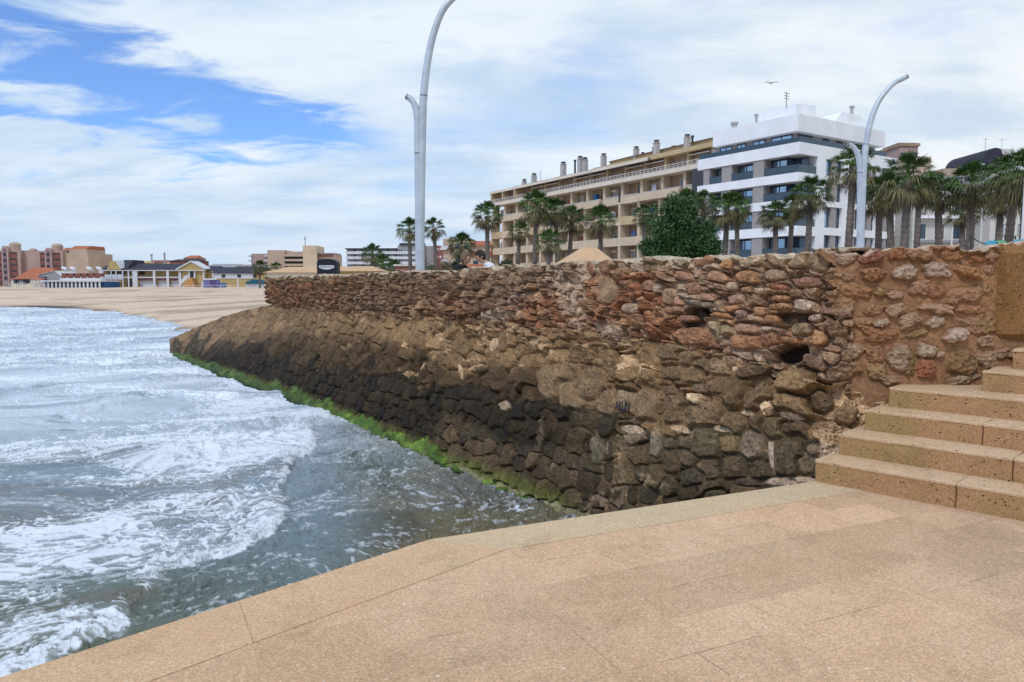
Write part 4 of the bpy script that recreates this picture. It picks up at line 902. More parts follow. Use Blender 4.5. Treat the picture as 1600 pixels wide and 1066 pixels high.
def palm_proto(seed, full=1.0):
    rng = random.Random(seed); G, Ol, B = MB(), MB(), MB()
    for i in range(int(50*full)):
        t = (i+.5)/(50*full); elv = math.radians(86-84*t**.9+rng.uniform(-12, 12)); az_ = i*2.39996+rng.uniform(-.3, .3)
        d = Vector((math.cos(az_)*math.cos(elv), math.sin(az_)*math.cos(elv), math.sin(elv)))
        fan(G, Vector((d.x*.1, d.y*.1, .05+.2*(1-t))), d, rng.uniform(.55, .95)*(.75+.35*t), rng.uniform(.62, .85), rng, 1.15 if t > .3 else .7, 13, .22+.25*t)
    for i in range(int(22*full)):
        elv = math.radians(8-50*(i/22)+rng.uniform(-10, 10)); az_ = i*2.39996+1+rng.uniform(-.3, .3)
        d = Vector((math.cos(az_)*math.cos(elv), math.sin(az_)*math.cos(elv), math.sin(elv)))
        fan(Ol, Vector((d.x*.1, d.y*.1, -.05)), d, rng.uniform(.6, .95), rng.uniform(.6, .85), rng, 1.1, 11, .6)
    for i in range(int(22*full)):
        t = i/22; elv = math.radians(-42-36*rng.random()); az_ = i*2.39996+2+rng.uniform(-.4, .4)
        d = Vector((math.cos(az_)*math.cos(elv), math.sin(az_)*math.cos(elv), math.sin(elv)))
        fan(B, Vector((d.x*.16, d.y*.16, -.05-t*.4)), d, rng.uniform(.35, .7), rng.uniform(.45, .7), rng, .75, 8, .35)
    T = MB(); pts = []; rr = []
    bx_, by_ = rng.uniform(-.03, .03), rng.uniform(-.02, .02)
    for k in range(60):
        t = k/59; pts.append((bx_*math.sin(t*3.1)*.8*0+bx_*(1-t), by_*(1-t), -t)); 
        rr.append((.165+.05*t+.05*max(0, t-.9)*10*.6)*(1+.07*((k % 3)-1)*rng.uniform(.4, 1.2))*(1.25 if k < 5 else 1))
    T.tube(pts, rr, 14)
    e = empty('palm_tree', (0, 0, -100)); out = []
    for nm, mb_, m in (('crown', G, M_green), ('old_fronds', Ol, M_olive), ('dead_fronds', B, M_brown)):
        o = mb_.build(nm, m, e); me = o.data; at = me.attributes.new('tone', 'FLOAT', 'POINT')
        nv = len(me.vertices); at.data.foreach_set('value', np.repeat(np.random.RandomState(seed).rand(nv//4+1), 4)[:nv].astype(np.float32))
    T.build('trunk', M_trunk, e, smooth=False)
    return e
protos = [palm_proto(s, f) for s, f in ((1, 1.0), (2, .9), (3, 1.05))]
PALMS = [  # px, py of the crown's highest tip, distance, crown size, variant, label
 (406, 404, 150, 1.0, 0, 'small reddish palm beside the end of the dark roofed beach house'),
 (431, 407, 160, 1.0, 1, 'small faint palm before the left wing of the far beige hotel'),
 (582, 377, 105, 1.0, 1, 'slim palm rising highest in the clump before the long pale block'),
 (598, 393, 100, .9, 0, 'short palm between the slim palm and the bushy one'),
 (614, 402, 96, .9, 2, 'bushy low palm at the right of the small clump'),
 (640, 336, 74, 1.05, 0, 'thin tall palm just left of the big white lamp'),
 (678, 336, 74, 1.0, 1, 'thin tall palm just right of the big white lamp'),
 (721, 359, 72, 1.15, 2, 'wide low palm standing over the two seated people'),
 (762, 309, 62, 1.1, 0, 'tall palm at the left end of the beige apartments'),
 (812, 342, 66, .85, 1, 'shaggy brown palm between the two tallest of the left group'),
 (838, 292, 62, 1.25, 2, 'tallest palm before the beige apartments with a long dead skirt'),
 (868, 304, 62, 1.1, 0, 'palm close right of the tallest one before the beige apartments'),
 (858, 352, 58, .95, 1, 'low dark palm tucked under the tallest of the left group'),
 (893, 316, 64, 1.1, 1, 'palm with grey skirt left of the tan kiosk roof'),
 (938, 315, 62, 1.15, 2, 'single palm standing above the tan kiosk roof'),
 (1005, 315, 70, .9, 0, 'small palm at the left edge of the dark round tree'),
 (1072, 289, 52, 1.0, 0, 'bright green palm top showing above the dark round tree'),
 (1098, 292, 56, .9, 1, 'second palm top above the dark round tree, nearer the white block'),
 (1136, 294, 52, 1.1, 2, 'palm with a brown skirt just right of the dark round tree'),
 (1150, 298, 58, 1.0, 0, 'thin palm half hidden beside the brown skirted one'),
 (1210, 308, 54, 1.0, 1, 'short palm before the middle balconies of the white block'),
 (1237, 300, 56, .9, 2, 'short palm squeezed left of the tall corner palm'),
 (1265, 268, 50, 1.15, 0, 'tall palm at the corner of the white block'),
 (1329, 220, 42, 1.15, 1, 'tall ragged palm directly behind the right curved lamp'),
 (1371, 268, 46, 1.1, 2, 'olive palm just right of the right curved lamp'),
 (1387, 262, 43, 1.05, 0, 'dense olive palm with a thick short trunk near the right lamp'),
 (1414, 230, 38, 1.2, 1, 'thick trunked tall palm, highest between the right lamp and the barrel roof'),
 (1431, 268, 50, .95, 2, 'thin palm behind the thick trunked tall one'),
 (1461, 262, 42, 1.0, 0, 'palm with a box on its trunk right of the thick trunked one'),
 (1502, 305, 50, .9, 1, 'low thin palm left of the slender dark trunked one'),
 (1514, 243, 40, 1.15, 2, 'slender dark trunked palm below the blue barrel roof'),
 (1560, 268, 44, 1.1, 0, 'olive palm with a short trunk before the ochre gable'),
 (1581, 225, 37, 1.15, 1, 'tall palm right of the ochre gable'),
 (1599, 222, 34, 1.15, 2, 'thick trunked palm cut by the right edge of the picture'),
]
for i, (a, b, D, s, k, lab) in enumerate(PALMS):
    e = protos[k] if i == k and i < 3 and False else copy_tree(protos[k])
    s = s*(.90 if D < 90 else 1.2)
    ztop = ZD(b, D); zc = ztop-1.5*s
    e.location = (XD(a, 400, D), D, zc); e.rotation_euler = (.05*math.sin(i*2.3), .05*math.cos(i*3.1), (i*1.7) % 6.28); e.scale = (s, s, s)
    for ch in [o for o in bpy.data.objects if o.parent == e]:
        if ch.name.startswith('trunk'): ch.scale = (1/s*min(1.25, .8+.25*s), 1/s*min(1.25, .8+.25*s), (zc-.95)/s)
    tag(e, lab, 'palm tree', 'palm trees along the promenade')
for p in protos:
    for ch in [o for o in bpy.data.objects if o.parent == p]: bpy.data.objects.remove(ch)
    bpy.data.objects.remove(p)
# the dark round tree
def tree(px_, ptop, D, wpx, label, cat, seed, n=16000, mat_=None, zb=1.0, leaf=.13, name='round_tree'):
    rng = np.random.RandomState(seed); X0 = XD(px_, 400, D); zt_ = ZD(ptop, D); Rr = wpx/2/F*D; hc = (zt_-zb)
    e = empty(name, (X0, D, zb), 0, label, cat)
    cl = []
    for k in range(38):
        d = rng.normal(size=3); d /= np.linalg.norm(d); q = rng.rand()**.33
        cl.append((d*np.array([Rr*.80, Rr*.80, hc*.38])*q+np.array([0, 0, hc*.56]), (.14+.22*rng.rand())*Rr))
    V = []; Fc = []; tone = []
    for i in range(n):
        c_, r_ = cl[rng.randint(len(cl))]; d = rng.normal(size=3); d /= np.linalg.norm(d)
        p = c_+d*r_*(.6+.75*rng.rand()**1.5)
        if p[2] < .35: continue
        a = rng.normal(size=3); a /= np.linalg.norm(a); b = np.cross(a, d+rng.normal(size=3)*.6); b /= np.linalg.norm(b)+1e-6; l = leaf*(.6+.8*rng.rand())
        k = len(V); V += [p-a*l, p+b*l*.5, p+a*l, p-b*l*.5]; Fc.append((k, k+1, k+2, k+3)); tone += [rng.rand()]*4
    m = MB(); m.v = [tuple(v) for v in V]; m.f = Fc
    o = m.build('crown', mat_, e); at = o.data.attributes.new('tone', 'FLOAT', 'POINT'); at.data.foreach_set('value', np.array(tone[:len(o.data.vertices)], np.float32))
    T = MB(); T.tube([(0, 0, 0), (.05, 0, hc*.2), (0, .05, hc*.4)], [Rr*.09, Rr*.07, Rr*.05], 10)
    for k in range(7):
        c_, r_ = cl[k*5]; T.tube([(0, 0, hc*.25), tuple(np.array([0, 0, hc*.3])*.5+c_*.5), tuple(c_)], [Rr*.05, Rr*.03, Rr*.015], 7)
    T.build('trunk', M_trunk, e)
    return e
M_tree = leafmat('tree_leaf', (.016, .045, .014), (.05, .11, .028))
tree(1062, 313, 47, 122, 'dense dark green round tree before the white apartment block', 'tree', 5, 34000, M_tree, leaf=.095)
M_bush = leafmat('shrub_leaf', (.04, .055, .025), (.09, .11, .05))
tree(716, 400, 24, 24, 'small dark shrub behind the seated person in black', 'shrub', 8, 1500, M_bush, zb=1.0, leaf=.06, name='shrub')
for a, b, wd, lab in ((790, 402, 30, 'low hedge bush right of the seated people'), (690, 408, 60, 'low grey green bush at the foot of the brick red block')):
    tree(a, b, 60 if a > 750 else 110, wd, lab, 'shrub', int(a), 2500, M_bush, leaf=.12, name='shrub')

# ------------------------------------------------------------------ building kit
M_white = mat('white_render', (.84, .85, .87), .8, .06, .5, .05, streak=.10)
M_offw = mat('off_white', (.60, .58, .54), .85, .08, .6, .05, streak=.2)
M_taupe = mat('taupe_panel', (.34, .31, .30), .8, .06, .8, .05)
M_glass = mat('blue_glass', (.03, .07, .12), .12, .1, .3, 0, spec=.9)
M_wglass = mat('bright_window_glass', (.32, .46, .62), .08, .15, .6, 0, metal=.75)
M_bglass = mat('balcony_glass', (.015, .045, .075), .12, .12, .5, 0, spec=.8)
M_frame = mat('dark_frame', (.03, .035, .045), .5, .1, 1, 0)
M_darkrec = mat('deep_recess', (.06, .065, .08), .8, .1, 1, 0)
M_cream = mat('cream_render', (.60, .48, .345), .9, .10, .4, .08, streak=.25)
M_ochre = mat('ochre_render', (.52, .40, .235), .9, .10, .4, .08, streak=.25)
M_creamlt = mat('pale_cream', (.70, .62, .52), .9, .08, .5, .05, streak=.25)
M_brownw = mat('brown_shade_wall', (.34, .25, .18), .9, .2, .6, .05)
M_grtile = mat('grey_roof_tile', (.17, .15, .145), .9, .2, 2, .4, 12)
M_chim = mat('chimney_render', (.44, .42, .41), .9, .1, 1, .1, streak=.3)
M_rail = mat('white_rail', (.66, .66, .66), .6, .05, 1, 0)
M_shut = mat('shutter', (.40, .37, .34), .7, .12, 3, .1)
M_awn = mat('awning_cloth', (.62, .56, .48), .9, .1, 1, 0)
M_terra = mat('terracotta', (.38, .13, .07), .9, .2, 1.5, .3, 10)
M_brick = mat('brick_red', (.22, .085, .075), .9, .15, 1.5, .2, 10)
M_pink = mat('pinkish_render', (.40, .29, .26), .9, .1, .3, .05, streak=.15)
M_grey = mat('grey_render', (.30, .30, .31), .9, .1, .3, .05, streak=.15)
M_sandb = mat('sand_render', (.46, .35, .27), .9, .1, .3, .05, streak=.15)
M_navyr = mat('slate_roof', (.035, .035, .055), .85, .2, 1, .3, 10)
M_yel = mat('yellow_render', (.46, .34, .15), .9, .1, .3, .05)
M_blue = mat('blue_paint', (.015, .09, .26), .6, .1, 1, 0)
M_pal = mat('pale_plaster', (.58, .60, .64), .85, .1, .4, .05)
M_pterra = mat('pale_terracotta_roof', (.55, .36, .21), .9, .15, 2, .2, 12)
def window(par, x0, x1, z0, z1, y, s=1, name='window', pane=M_glass, fr=M_frame, t=.07, mull=1):
    """frame standing proud of a wall at y (outward is +s)"""
    m = MB(); a, b = (y, y+.06*s) if s > 0 else (y+.06*s, y)
    m.box(x0, x0+t, a, b, z0, z1); m.box(x1-t, x1, a, b, z0, z1); m.box(x0+t, x1-t, a, b, z1-t, z1); m.box(x0+t, x1-t, a, b, z0, z0+t)
    for k in range(mull):
        c_ = x0+(x1-x0)*(k+1)/(mull+1); m.box(c_-t/2, c_+t/2, a, b, z0+t, z1-t)
    o = m.build(name, fr, par)
    m = MB(); a, b = (y, y+.025*s) if s > 0 else (y+.025*s, y); m.box(x0+t*.5, x1-t*.5, a, b, z0+t*.5, z1-t*.5); m.build('pane', pane, o)
    return o
def rail_(par, x0, x1, y, z0, h=.9, step=1.2, name='railing', m_=M_rail):
    m = MB(); m.box(x0, x1, y-.03, y+.03, z0+h-.06, z0+h); m.box(x0, x1, y-.02, y+.02, z0+.1, z0+.14); m.box(x0, x1, y-.02, y+.02, z0+h*.5, z0+h*.5+.03)
    k = x0
    while k <= x1: m.box(k-.03, k+.03, y-.02, y+.02, z0, z0+h-.06); k += step
    return m.build(name, m_, par)

# --- beige apartment block: local +x runs away to the far left, +y faces the sea
Lv = np.array([-27, 45.6]); Lv = Lv/np.linalg.norm(Lv)
bb = empty('beige_apartment_block', (23.2, 90, 1.0), math.atan2(Lv[1], Lv[0]), 'long beige six storey apartment block with chimneys on its tiled roof', 'building')
LEN = 53.0
lv = [3.1, 6.0, 8.87, 11.75, 14.65]; top = 17.35
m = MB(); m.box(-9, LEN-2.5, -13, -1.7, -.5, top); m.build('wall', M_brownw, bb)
m = MB()
for k, z_ in enumerate(lv):
    if k < 4: m.box(-9, LEN, -1.7, 0, z_, z_+.22)
m.build('balcony_slab', M_creamlt, bb)
nb = 13; bw = LEN/nb
for i in range(nb+1):
    m = MB(); x_ = i*bw; m.box(x_-.28, x_+.28, -1.68, -.05, -.5, lv[0]-.002)
    for k in range(4):
        zt_ = (lv[k+1] if k < 3 else lv[4])-.002
        m.box(x_-.25, x_+.25, -1.68, -.06 if k < 3 else -.5, lv[k]+.222, zt_)
    m.build('dividing_pier', M_cream, bb)
rng = random.Random(4)
for k in range(4):
    for i in range(nb):
        x0_, x1_ = i*bw+.27, (i+1)*bw-.27; proud = .35 if (i % 4 in (1, 2) and k < 4) else 0
        m = MB()
        m.box(x0_-.24*(proud > 0), x1_+.24*(proud > 0), -.14+proud, proud+.003, lv[k]-.02, lv[k]+(1.12 if k != 3 else .95))
        if proud:
            m.box(x0_-.24, x1_+.24, .004, proud-.142, lv[k]-.02, lv[k]+.2)
            m.box(x0_-.24, x0_-.1, -.138, proud-.142, lv[k]+.202, lv[k]+1.1); m.box(x1_+.1, x1_+.24, -.138, proud-.142, lv[k]+.202, lv[k]+1.1)
        m.build('balcony_parapet', M_cream if k % 2 or i % 3 else M_ochre, bb)
for k in range(5):
    for i in range(nb):
        z_ = (lv[k-1]+.25 if k else .1); x0_ = i*bw+.45
        window(bb, x0_, x0_+1.5, z_, z_+2.15, -1.68, 1, pane=M_glass if rng.random() < .6 else M_shut, fr=M_rail if rng.random() < .4 else M_frame)
        if (k+i) % 2 == 0: window(bb, x0_+1.9, x0_+2.9, z_+.1, z_+2.1, -1.68, 1, name='shutter_window', pane=M_shut, fr=M_creamlt, mull=0)
for i in range(nb): rail_(bb, i*bw+.3, (i+1)*bw-.3, -.06, 0.0, .95, .35)
for i in range(nb):
    for k in (1, 2, 3):
        if (i*3+k) % 3 == 0: rail_(bb, i*bw+.3, (i+1)*bw-.3, -.07, lv[k]+1.1 if k != 3 else lv[k]+.93, .22, .4)
M_plant = mat('balcony_plant', (.03, .07, .02), .9, .4, 6, .5, 30); M_cl = [mat('laundry_white', (.6, .6, .62), .9, .1, 3, 0), mat('laundry_blue', (.08, .14, .3), .9, .1, 3, 0), mat('laundry_red', (.3, .08, .06), .9, .1, 3, 0)]
for k in range(4):
    for i in range(nb):
        r_ = rng.random(); x_ = i*bw+.6+rng.random()*2; zb_ = lv[k]+.23
        if r_ < .35:
            m = MB()
            for q in range(5): m.lathe([(.02, 0), (.16, .1), (.2, .3), (.05, .5)], (x_+rng.uniform(-.25, .25), -.5+rng.uniform(-.1, .1), zb_+.55+rng.uniform(0, .35)), 6)
            m.lathe([(.14, 0), (.2, .5)], (x_, -.5, zb_), 8); m.build('potted_plant', M_plant, bb)
        elif r_ < .62:
            m = MB(); m.box(x_, x_+rng.uniform(.4, .9), -.9, -.86, zb_+.9, zb_+1.75); m.build('laundry', M_cl[int(rng.random()*3)], bb)
        elif r_ < .8:
            m = MB(); m.box(x_, x_+1.2, -1.66, -1.45, zb_+1.9, zb_+2.15); m.build('shutter_box', M_creamlt, bb)
# attic storey
m = MB(); m.box(-9, LEN+.2, -1.7, .25, lv[4], lv[4]+.30); m.box(-9, LEN+.2, .05, .25, lv[4]+.301, lv[4]+.55); m.build('attic_slab', M_creamlt, bb)
rail_(bb, -9, LEN+.1, .12, lv[4]+.52, .62, .8)
m = MB(); m.box(-9, LEN-9, -9, -2.6, lv[4]+.3, top+.1); m.build('attic_wall', M_cream, bb)
for i in range(nb+1): m = MB(); m.box(i*bw-.16, i*bw+.16, -2.6, .0 if i > 10 else -1.0, lv[4]+.303, top-.05); m.build('attic_pier', M_ochre, bb)
for i in range(nb-2):
    x0_ = i*bw+.6; window(bb, x0_, x0_+1.9, lv[4]+.4, lv[4]+2.4, -2.59, 1, name='attic_window', pane=M_glass if i % 3 else M_shut, fr=M_rail)
    if i % 3 != 1:
        m = MB(); m.add([(i*bw+.3, -2.5, lv[4]+2.55), ((i+1)*bw-.3, -2.5, lv[4]+2.55), ((i+1)*bw-.3, -.9, lv[4]+2.12), (i*bw+.3, -.9, lv[4]+2.12), (i*bw+.3, -2.5, lv[4]+2.5), ((i+1)*bw-.3, -2.5, lv[4]+2.5), ((i+1)*bw-.3, -.9, lv[4]+1.95), (i*bw+.3, -.9, lv[4]+1.95)],
            [(0, 1, 2, 3), (4, 7, 6, 5), (0, 4, 5, 1), (1, 5, 6, 2), (2, 6, 7, 3), (3, 7, 4, 0)]); m.build('awning', M_awn, bb)
# roof
m = MB(); m.prism([(-2.2+2.1, top-.05), (-6.5, top+1.7), (-11, top-.05), (-11, top-.35), (-2.2+2.1, top-.35)], 10.5, LEN+.3, 'x')
rf = m.build('roof', M_grtile, bb)
m = MB(); m.box(10.5, LEN+.32, -.09, .06, top-.42, top-.02); m.build('roof_fascia', M_creamlt, bb)
m = MB(); m.prism([(-.4, top-.3), (-.4, top+.25), (-3.2, top+.95), (-3.2, top-.3)], -9, 23, 'x'); m.build('penthouse_ledge', M_ochre, bb)
m = MB(); m.box(-9, 22.6, -11, -3.21, top-.2, top+1.35); m.build('penthouse_wall', M_ochre, bb)
m = MB(); m.prism([(-2.9, top+1.352), (-7, top+2.5), (-11.3, top+1.352)], -9, 22.8, 'x'); m.build('penthouse_roof', M_grtile, bb)
def on_facade(pxx, yoff=0):
    k = (pxx-800)/F; n_ = np.array([-Lv[1], Lv[0]]); b0 = np.array([23.2, 90.0])+n_*0; ny = np.array([-(Lv[1]), (Lv[0])])
    ny = np.array([-Lv[1], Lv[0]]); p0 = b0+ny*yoff
    return (p0[0]-k*p0[1])/(k*Lv[1]-Lv[0])
for (pxx, yt_, wd, yo, kind) in [(819, 280, .62, -1.6, 0), (834, 271, .70, -1.6, 0), (879, 253, .72, -1.6, 0), (905, 244, .66, -2, 0), (912.5, 246, .66, -2.4, 0), (941, 240, .66, -3.3, 0), (991, 229, .62, -3.4, 0), (1022, 219, .66, -2.4, 0), (1069, 210, .62, -2.2, 0),
                           (844, 266, .14, -3, 1), (897, 250, .3, -3, 2), (1001, 238, .3, -4, 2), (1077, 212, .28, -4, 2), (1082, 222, .6, -4.5, 0), (1049, 228, .6, -4, 0), (1017, 230, .3, -5, 0)]:
    x_ = on_facade(pxx, yo); Dg = 90+Lv[1]*x_+Lv[0]*yo*1.0
    zt_ = ZD(yt_, Dg)-1.0; z0_ = top-.4
    m = MB()
    if kind == 0:
        h_ = wd/2; m.box(x_-h_, x_+h_, yo-h_, yo+h_, z0_, zt_-.45); m.box(x_-h_*1.15, x_+h_*1.15, yo-h_*1.15, yo+h_*1.15, zt_-.448, zt_-.38)
        o = m.build('chimney', M_chim, bb); m = MB(); m.box(x_-h_*.7, x_+h_*.7, yo-h_*.7, yo+h_*.7, zt_-.378, zt_-.1); m.box(x_-h_*.85, x_+h_*.85, yo-h_*.85, yo+h_*.85, zt_-.098, zt_); m.build('chimney_cap', M_grtile, o)
    else:
        m.tube([(x_, yo, z0_), (x_, yo, zt_)], wd/2, 10); 
        if kind == 2: m.tube([(x_, yo, zt_-.25), (x_, yo, zt_)], wd*.75, 10)
        m.build('vent_pipe', M_frame if kind == 2 else M_rail, bb)
# items on the balconies
for i, (bay, k) in enumerate(((2, 3), (4, 3), (5, 4), (9, 0))):
    m = MB(); x_ = bay*bw+2.2; z_ = lv[k-1]+.25 if k else .1; m.lathe([(.02, .0), (.35, .55), (.5, 1.3), (.05, 1.5)], (x_, -.8, z_+.4), 8); m.build('folded_parasol', M_pal if i % 2 else M_blue, bb)

# --- white corner block: local origin at the front corner; left face along +x', right face along second axis
wb = empty('white_apartment_block', (29.4, 77, 1.0), math.atan2(10, -6.7), 'white modern apartment block with blue glass balconies on its corner', 'building')
# local +x: along left face (away), local +y: outward from the left face. right face lies at x=0 plane running to -y
WL, WR = 12.2, 11.5
fl = [2.9, 5.72, 8.45, 11.2, 14.1]      # tops of bands (above base) approx
bt = [5.75, 8.5, 11.22]                 # band tops (z above base)
bands = [(5.70, 6.68), (8.55, 9.45), (11.25, 12.15), (14.0, 15.2)]
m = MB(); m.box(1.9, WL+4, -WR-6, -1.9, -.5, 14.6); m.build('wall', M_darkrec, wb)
m = MB()
for z0_, z1_ in bands: m.box(-.0, WL+1.4, -3.2, 0, z0_, z1_)
m.box(0, WL+1.4, -3.2, 0, 2.9, 3.6)
m.build('balcony_band', M_white, wb)
m = MB()
m.box(0, 1.9, -WR-7, -3.202, 14.0, 15.2)
m.box(.0, 1.9, -4.7, -3.203, -.5, 13.998)
for z0_, z1_ in ((5.5, 8.6-.01+.7), (8.61+.8, 11.3), (11.31, 12.2), (2.6, 3.6)): pass
# right face: white wall with openings
ops = [(-7.9, -4.702), (-11.2, -8.9), (-14.4, -12.2), (-17.6, -15.4)]
zr = [(0.0, 2.6), (3.6, 5.9), (6.7, 8.9), (9.5, 11.5), (12.2, 13.9)]
zcur = -.5
for j, (za_, zb_) in enumerate(zr):
    pass
edges = [-WR-7, -24, -21.5, -20, -17.6, -16.4, -14.2, -13, -11.2, -10.6, -8.202]
solid = [(-WR-7, -17.6), (-15.4, -14.4), (-12.2, -11.2), (-8.9, -7.9)]
for a_, b_ in solid: m.box(.0, 1.9, a_, b_-.002, -.5, 13.997)
for (a_, b_) in ops:
    zs = [-.5]+[q for z_ in zr for q in z_]+[13.996]
    for q in range(0, len(zs), 2):
        if zs[q+1]-zs[q] > .05: m.box(.002, 1.898, a_+.001, b_-.003, zs[q], zs[q+1])
m.build('white_facade', M_white, wb)
def xwin(par, y0, y1, z0, z1, x, name='window', pane=M_glass, mull=0, s=-1):
    t = .08; m = MB(); a, b = x-.06, x
    m.box(a, b, y0, y0+t, z0, z1); m.box(a, b, y1-t, y1, z0, z1); m.box(a, b, y0+t, y1-t, z1-t, z1); m.box(a, b, y0+t, y1-t, z0, z0+t)
    for k in range(mull): c_ = y0+(y1-y0)*(k+1)/(mull+1); m.box(a, b, c_-t/2, c_+t/2, z0+t, z1-t)
    o = m.build(name, M_frame, par); m = MB(); m.box(x-.03, x-.002, y0+t*.5, y1-t*.5, z0+t*.5, z1-t*.5); m.build('pane', pane, o); return o
for j, (za_, zb_) in enumerate(zr):
    for q, (a_, b_) in enumerate(ops):
        w_ = b_-a_
        xwin(wb, b_-w_*.38, b_-.02, za_+.05, zb_-.05, .42, 'window', pane=M_glass if (q+j) % 2 else M_wglass)
        m = MB(); m.box(.10, .40, a_+w_*.30, b_-w_*.40, za_+.02, zb_-.02); m.build('taupe_shutter', M_taupe, wb)
        xwin(wb, a_+.02, a_+w_*.28, za_+.05, zb_-.05, .42, 'window')
# left face piers, windows, glass balustrades
m = MB(); 
zf = [(-.5, 2.898), (3.602, 5.698), (6.682, 8.548), (9.452, 11.248), (12.152, 13.998)]
for z0_, z1_ in zf:
    for a_, b_ in ((4.35, 5.75), (8.7, 10.1), (WL-.3, WL+.6)): m.box(a_, b_, -1.88, -.12, z0_, z1_)
m.build('taupe_pier', M_taupe, wb)
for z0_, z1_ in zf:
    zz0 = max(z0_, 0)
    for a_, b_ in ((.02, 4.33), (5.77, 8.68), (10.12, WL-.32)):
        window(wb, b_-2.1, b_-.15, zz0+.02, z1_-.1, -1.3, 1, pane=M_wglass, mull=1, t=.1); window(wb, a_+.1, b_-2.15, zz0+.02, z1_-.1, -1.88, 1, pane=M_glass, mull=1, t=.1)
        m = MB(); m.box(a_, b_, -.16, -.12, zz0, zz0+.8); gp = m.build('glass_balustrade', M_bglass, wb); m = MB(); m.box(a_, b_, -.18, -.10, zz0+.802, zz0+.85); m.build('handrail', M_frame, gp)
    m = MB(); m.box(.12, .16, -3.15, -.17, zz0, zz0+.8); m.build('glass_balustrade', M_bglass, wb)
    xwin(wb, -3.1, -.6, zz0+.05, z1_-.1, 1.88, 'window', mull=1)
# set-back top floor with its white roof band
m = MB(); m.box(1.6, WL+.6, -WR-5, -1.6, 15.2, 16.5); m.build('attic_wall', M_taupe, wb)
m = MB(); m.box(.75, WL-.2, -WR-5.6, -.7, 16.5, 18.25); m.build('roof_band', M_white, wb)
for a_, b_ in ((2.0, 4.6), (5.4, 7.0), (8.0, 9.2), (9.9, 11.6)): window(wb, a_, b_, 15.25, 16.45, -1.59, 1, 'attic_window', pane=M_wglass, mull=1)
for a_, b_ in ((-4.4, -2.0), (-7.4, -6.4), (-10, -8.8), (-14, -12.5)): xwin(wb, a_, b_, 15.25, 16.45, 1.59, 'attic_window', mull=1)
m = MB(); m.box(.1, WL+1.3, -.2, -.16, 15.2, 15.75); m.box(.16, .2, -WR-5, -.21, 15.2, 15.75); m.build('glass_balustrade', M_bglass, wb)
m = MB()      # rooftop volumes
m.box(3.0, 8.5, -9.5, -3.4, 18.25, 19.15); m.prism([(-5.2, 18.3), (-5.2, 20.5), (-8.8, 20.8), (-8.8, 18.3)], 4.2, 9.5, 'x'); m.box(2.8, 6.5, -15.5, -11.5, 18.2, 20.2)
m.prism([(-9.6, 18.2), (-11.498, 20.1), (-11.498, 18.2)], 2.8, 6.4, 'x'); m.build('stair_tower', M_white, wb)
m = MB()
for a_, c_, h_, r_ in ((10.5, -2.6, 19.3, .3), (7.3, -2.4, 19.6, .16), (3.6, -14.8, 21.4, .2), (3.5, -10.2, 18.9, .25)): m.tube([(a_, c_, 18.2), (a_, c_, h_)], r_, 10); m.tube([(a_, c_, h_-.2), (a_, c_, h_)], r_*1.5, 10)
m.build('vent_pipe', M_chim, wb)
m = MB(); m.tube([(5.2, -4.8, 20.3), (5.2, -4.8, 21.9)], .035, 6)
for z_ in (21.2, 21.5, 21.8): m.tube([(5.2, -5.25, z_), (5.2, -4.35, z_)], .03, 5)
m.build('antenna', M_frame, wb)

# --- generic far block straight towards the camera
def block(name, label, p0, p1, ptop, D, dep, mt, base=1.0, rz=0, cat='building'):
    x0 = (p0-800)/F*D; x1 = (p1-800)/F*D; e = empty(name, ((x0+x1)/2, D, base), rz, label, cat); h = ZD(ptop, D)-base
    return e, (x1-x0), h, D/F
def gx(e, p, D): return (p-800)/F*D-e.location.x
def gz(q, D, base=1.0): return ZD(q, D)-base
def wins(e, xs_, zs_, w_, h_, y=-.0, pane=M_glass, fr=M_frame, mull=0, name='window'):
    for z_ in zs_:
        for x_ in xs_: window(e, x_-w_/2, x_+w_/2, z_, z_+h_, y, -1, name, pane, fr, .06, mull)
# right hand pale blocks
D = 92
e, w_, h_, s = block('pale_apartment_block', 'pale apartment block behind the palms at the right, with cream penthouses', 1420, 1568, 262, D, 12, M_offw)
m = MB(); m.box(-w_/2, w_/2, 0, 12, -.5, h_-2.2); m.build('wall', M_offw, e)
m = MB(); m.box(-w_/2-.3, w_/2+.3, -.9, 11, h_-2.2, h_-1.1); m.build('balcony_band', M_grey, e)
m = MB(); m.box(gx(e, 1425, D), gx(e, 1452, D), 1, 8, h_-1.1, h_+1.5); m.box(gx(e, 1478, D), gx(e, 1500, D), 2, 8, h_-1.1, h_+.2); m.box(gx(e, 1452, D), gx(e, 1530, D), 3, 9, h_-1.1, h_-.1); m.build('penthouse', M_sandb, e)
for k in range(5):
    z_ = .4+k*2.95
    for j in range(5):
        x_ = -w_/2+1.1+j*2.25; window(e, x_-.5, x_+.5, z_, z_+1.7, -.002, -1, pane=M_glass if (j+k) % 3 else M_shut, fr=M_frame)
    m = MB(); m.box(-w_/2+.2, w_/2-.3, -.8, -.0, z_-.55, z_-.25); m.build('balcony_band', M_white if k != 2 else M_grey, e)
e, w_, h_, s = block('grey_apartment_block', 'light grey apartment block with white window bands at the far right', 1540, 1680, 300, 88, 12, M_grey)
m = MB(); m.box(-w_/2, w_/2, 0, 10, -.5, h_); m.build('wall', M_offw, e)
for k in range(4):
    for j in range(4): window(e, -w_/2+.7+j*2.6, -w_/2+2.5+j*2.6, .5+k*2.9, 1.9+k*2.9, -.002, -1, pane=M_shut if (j+k) % 2 else M_pal, fr=M_grey)
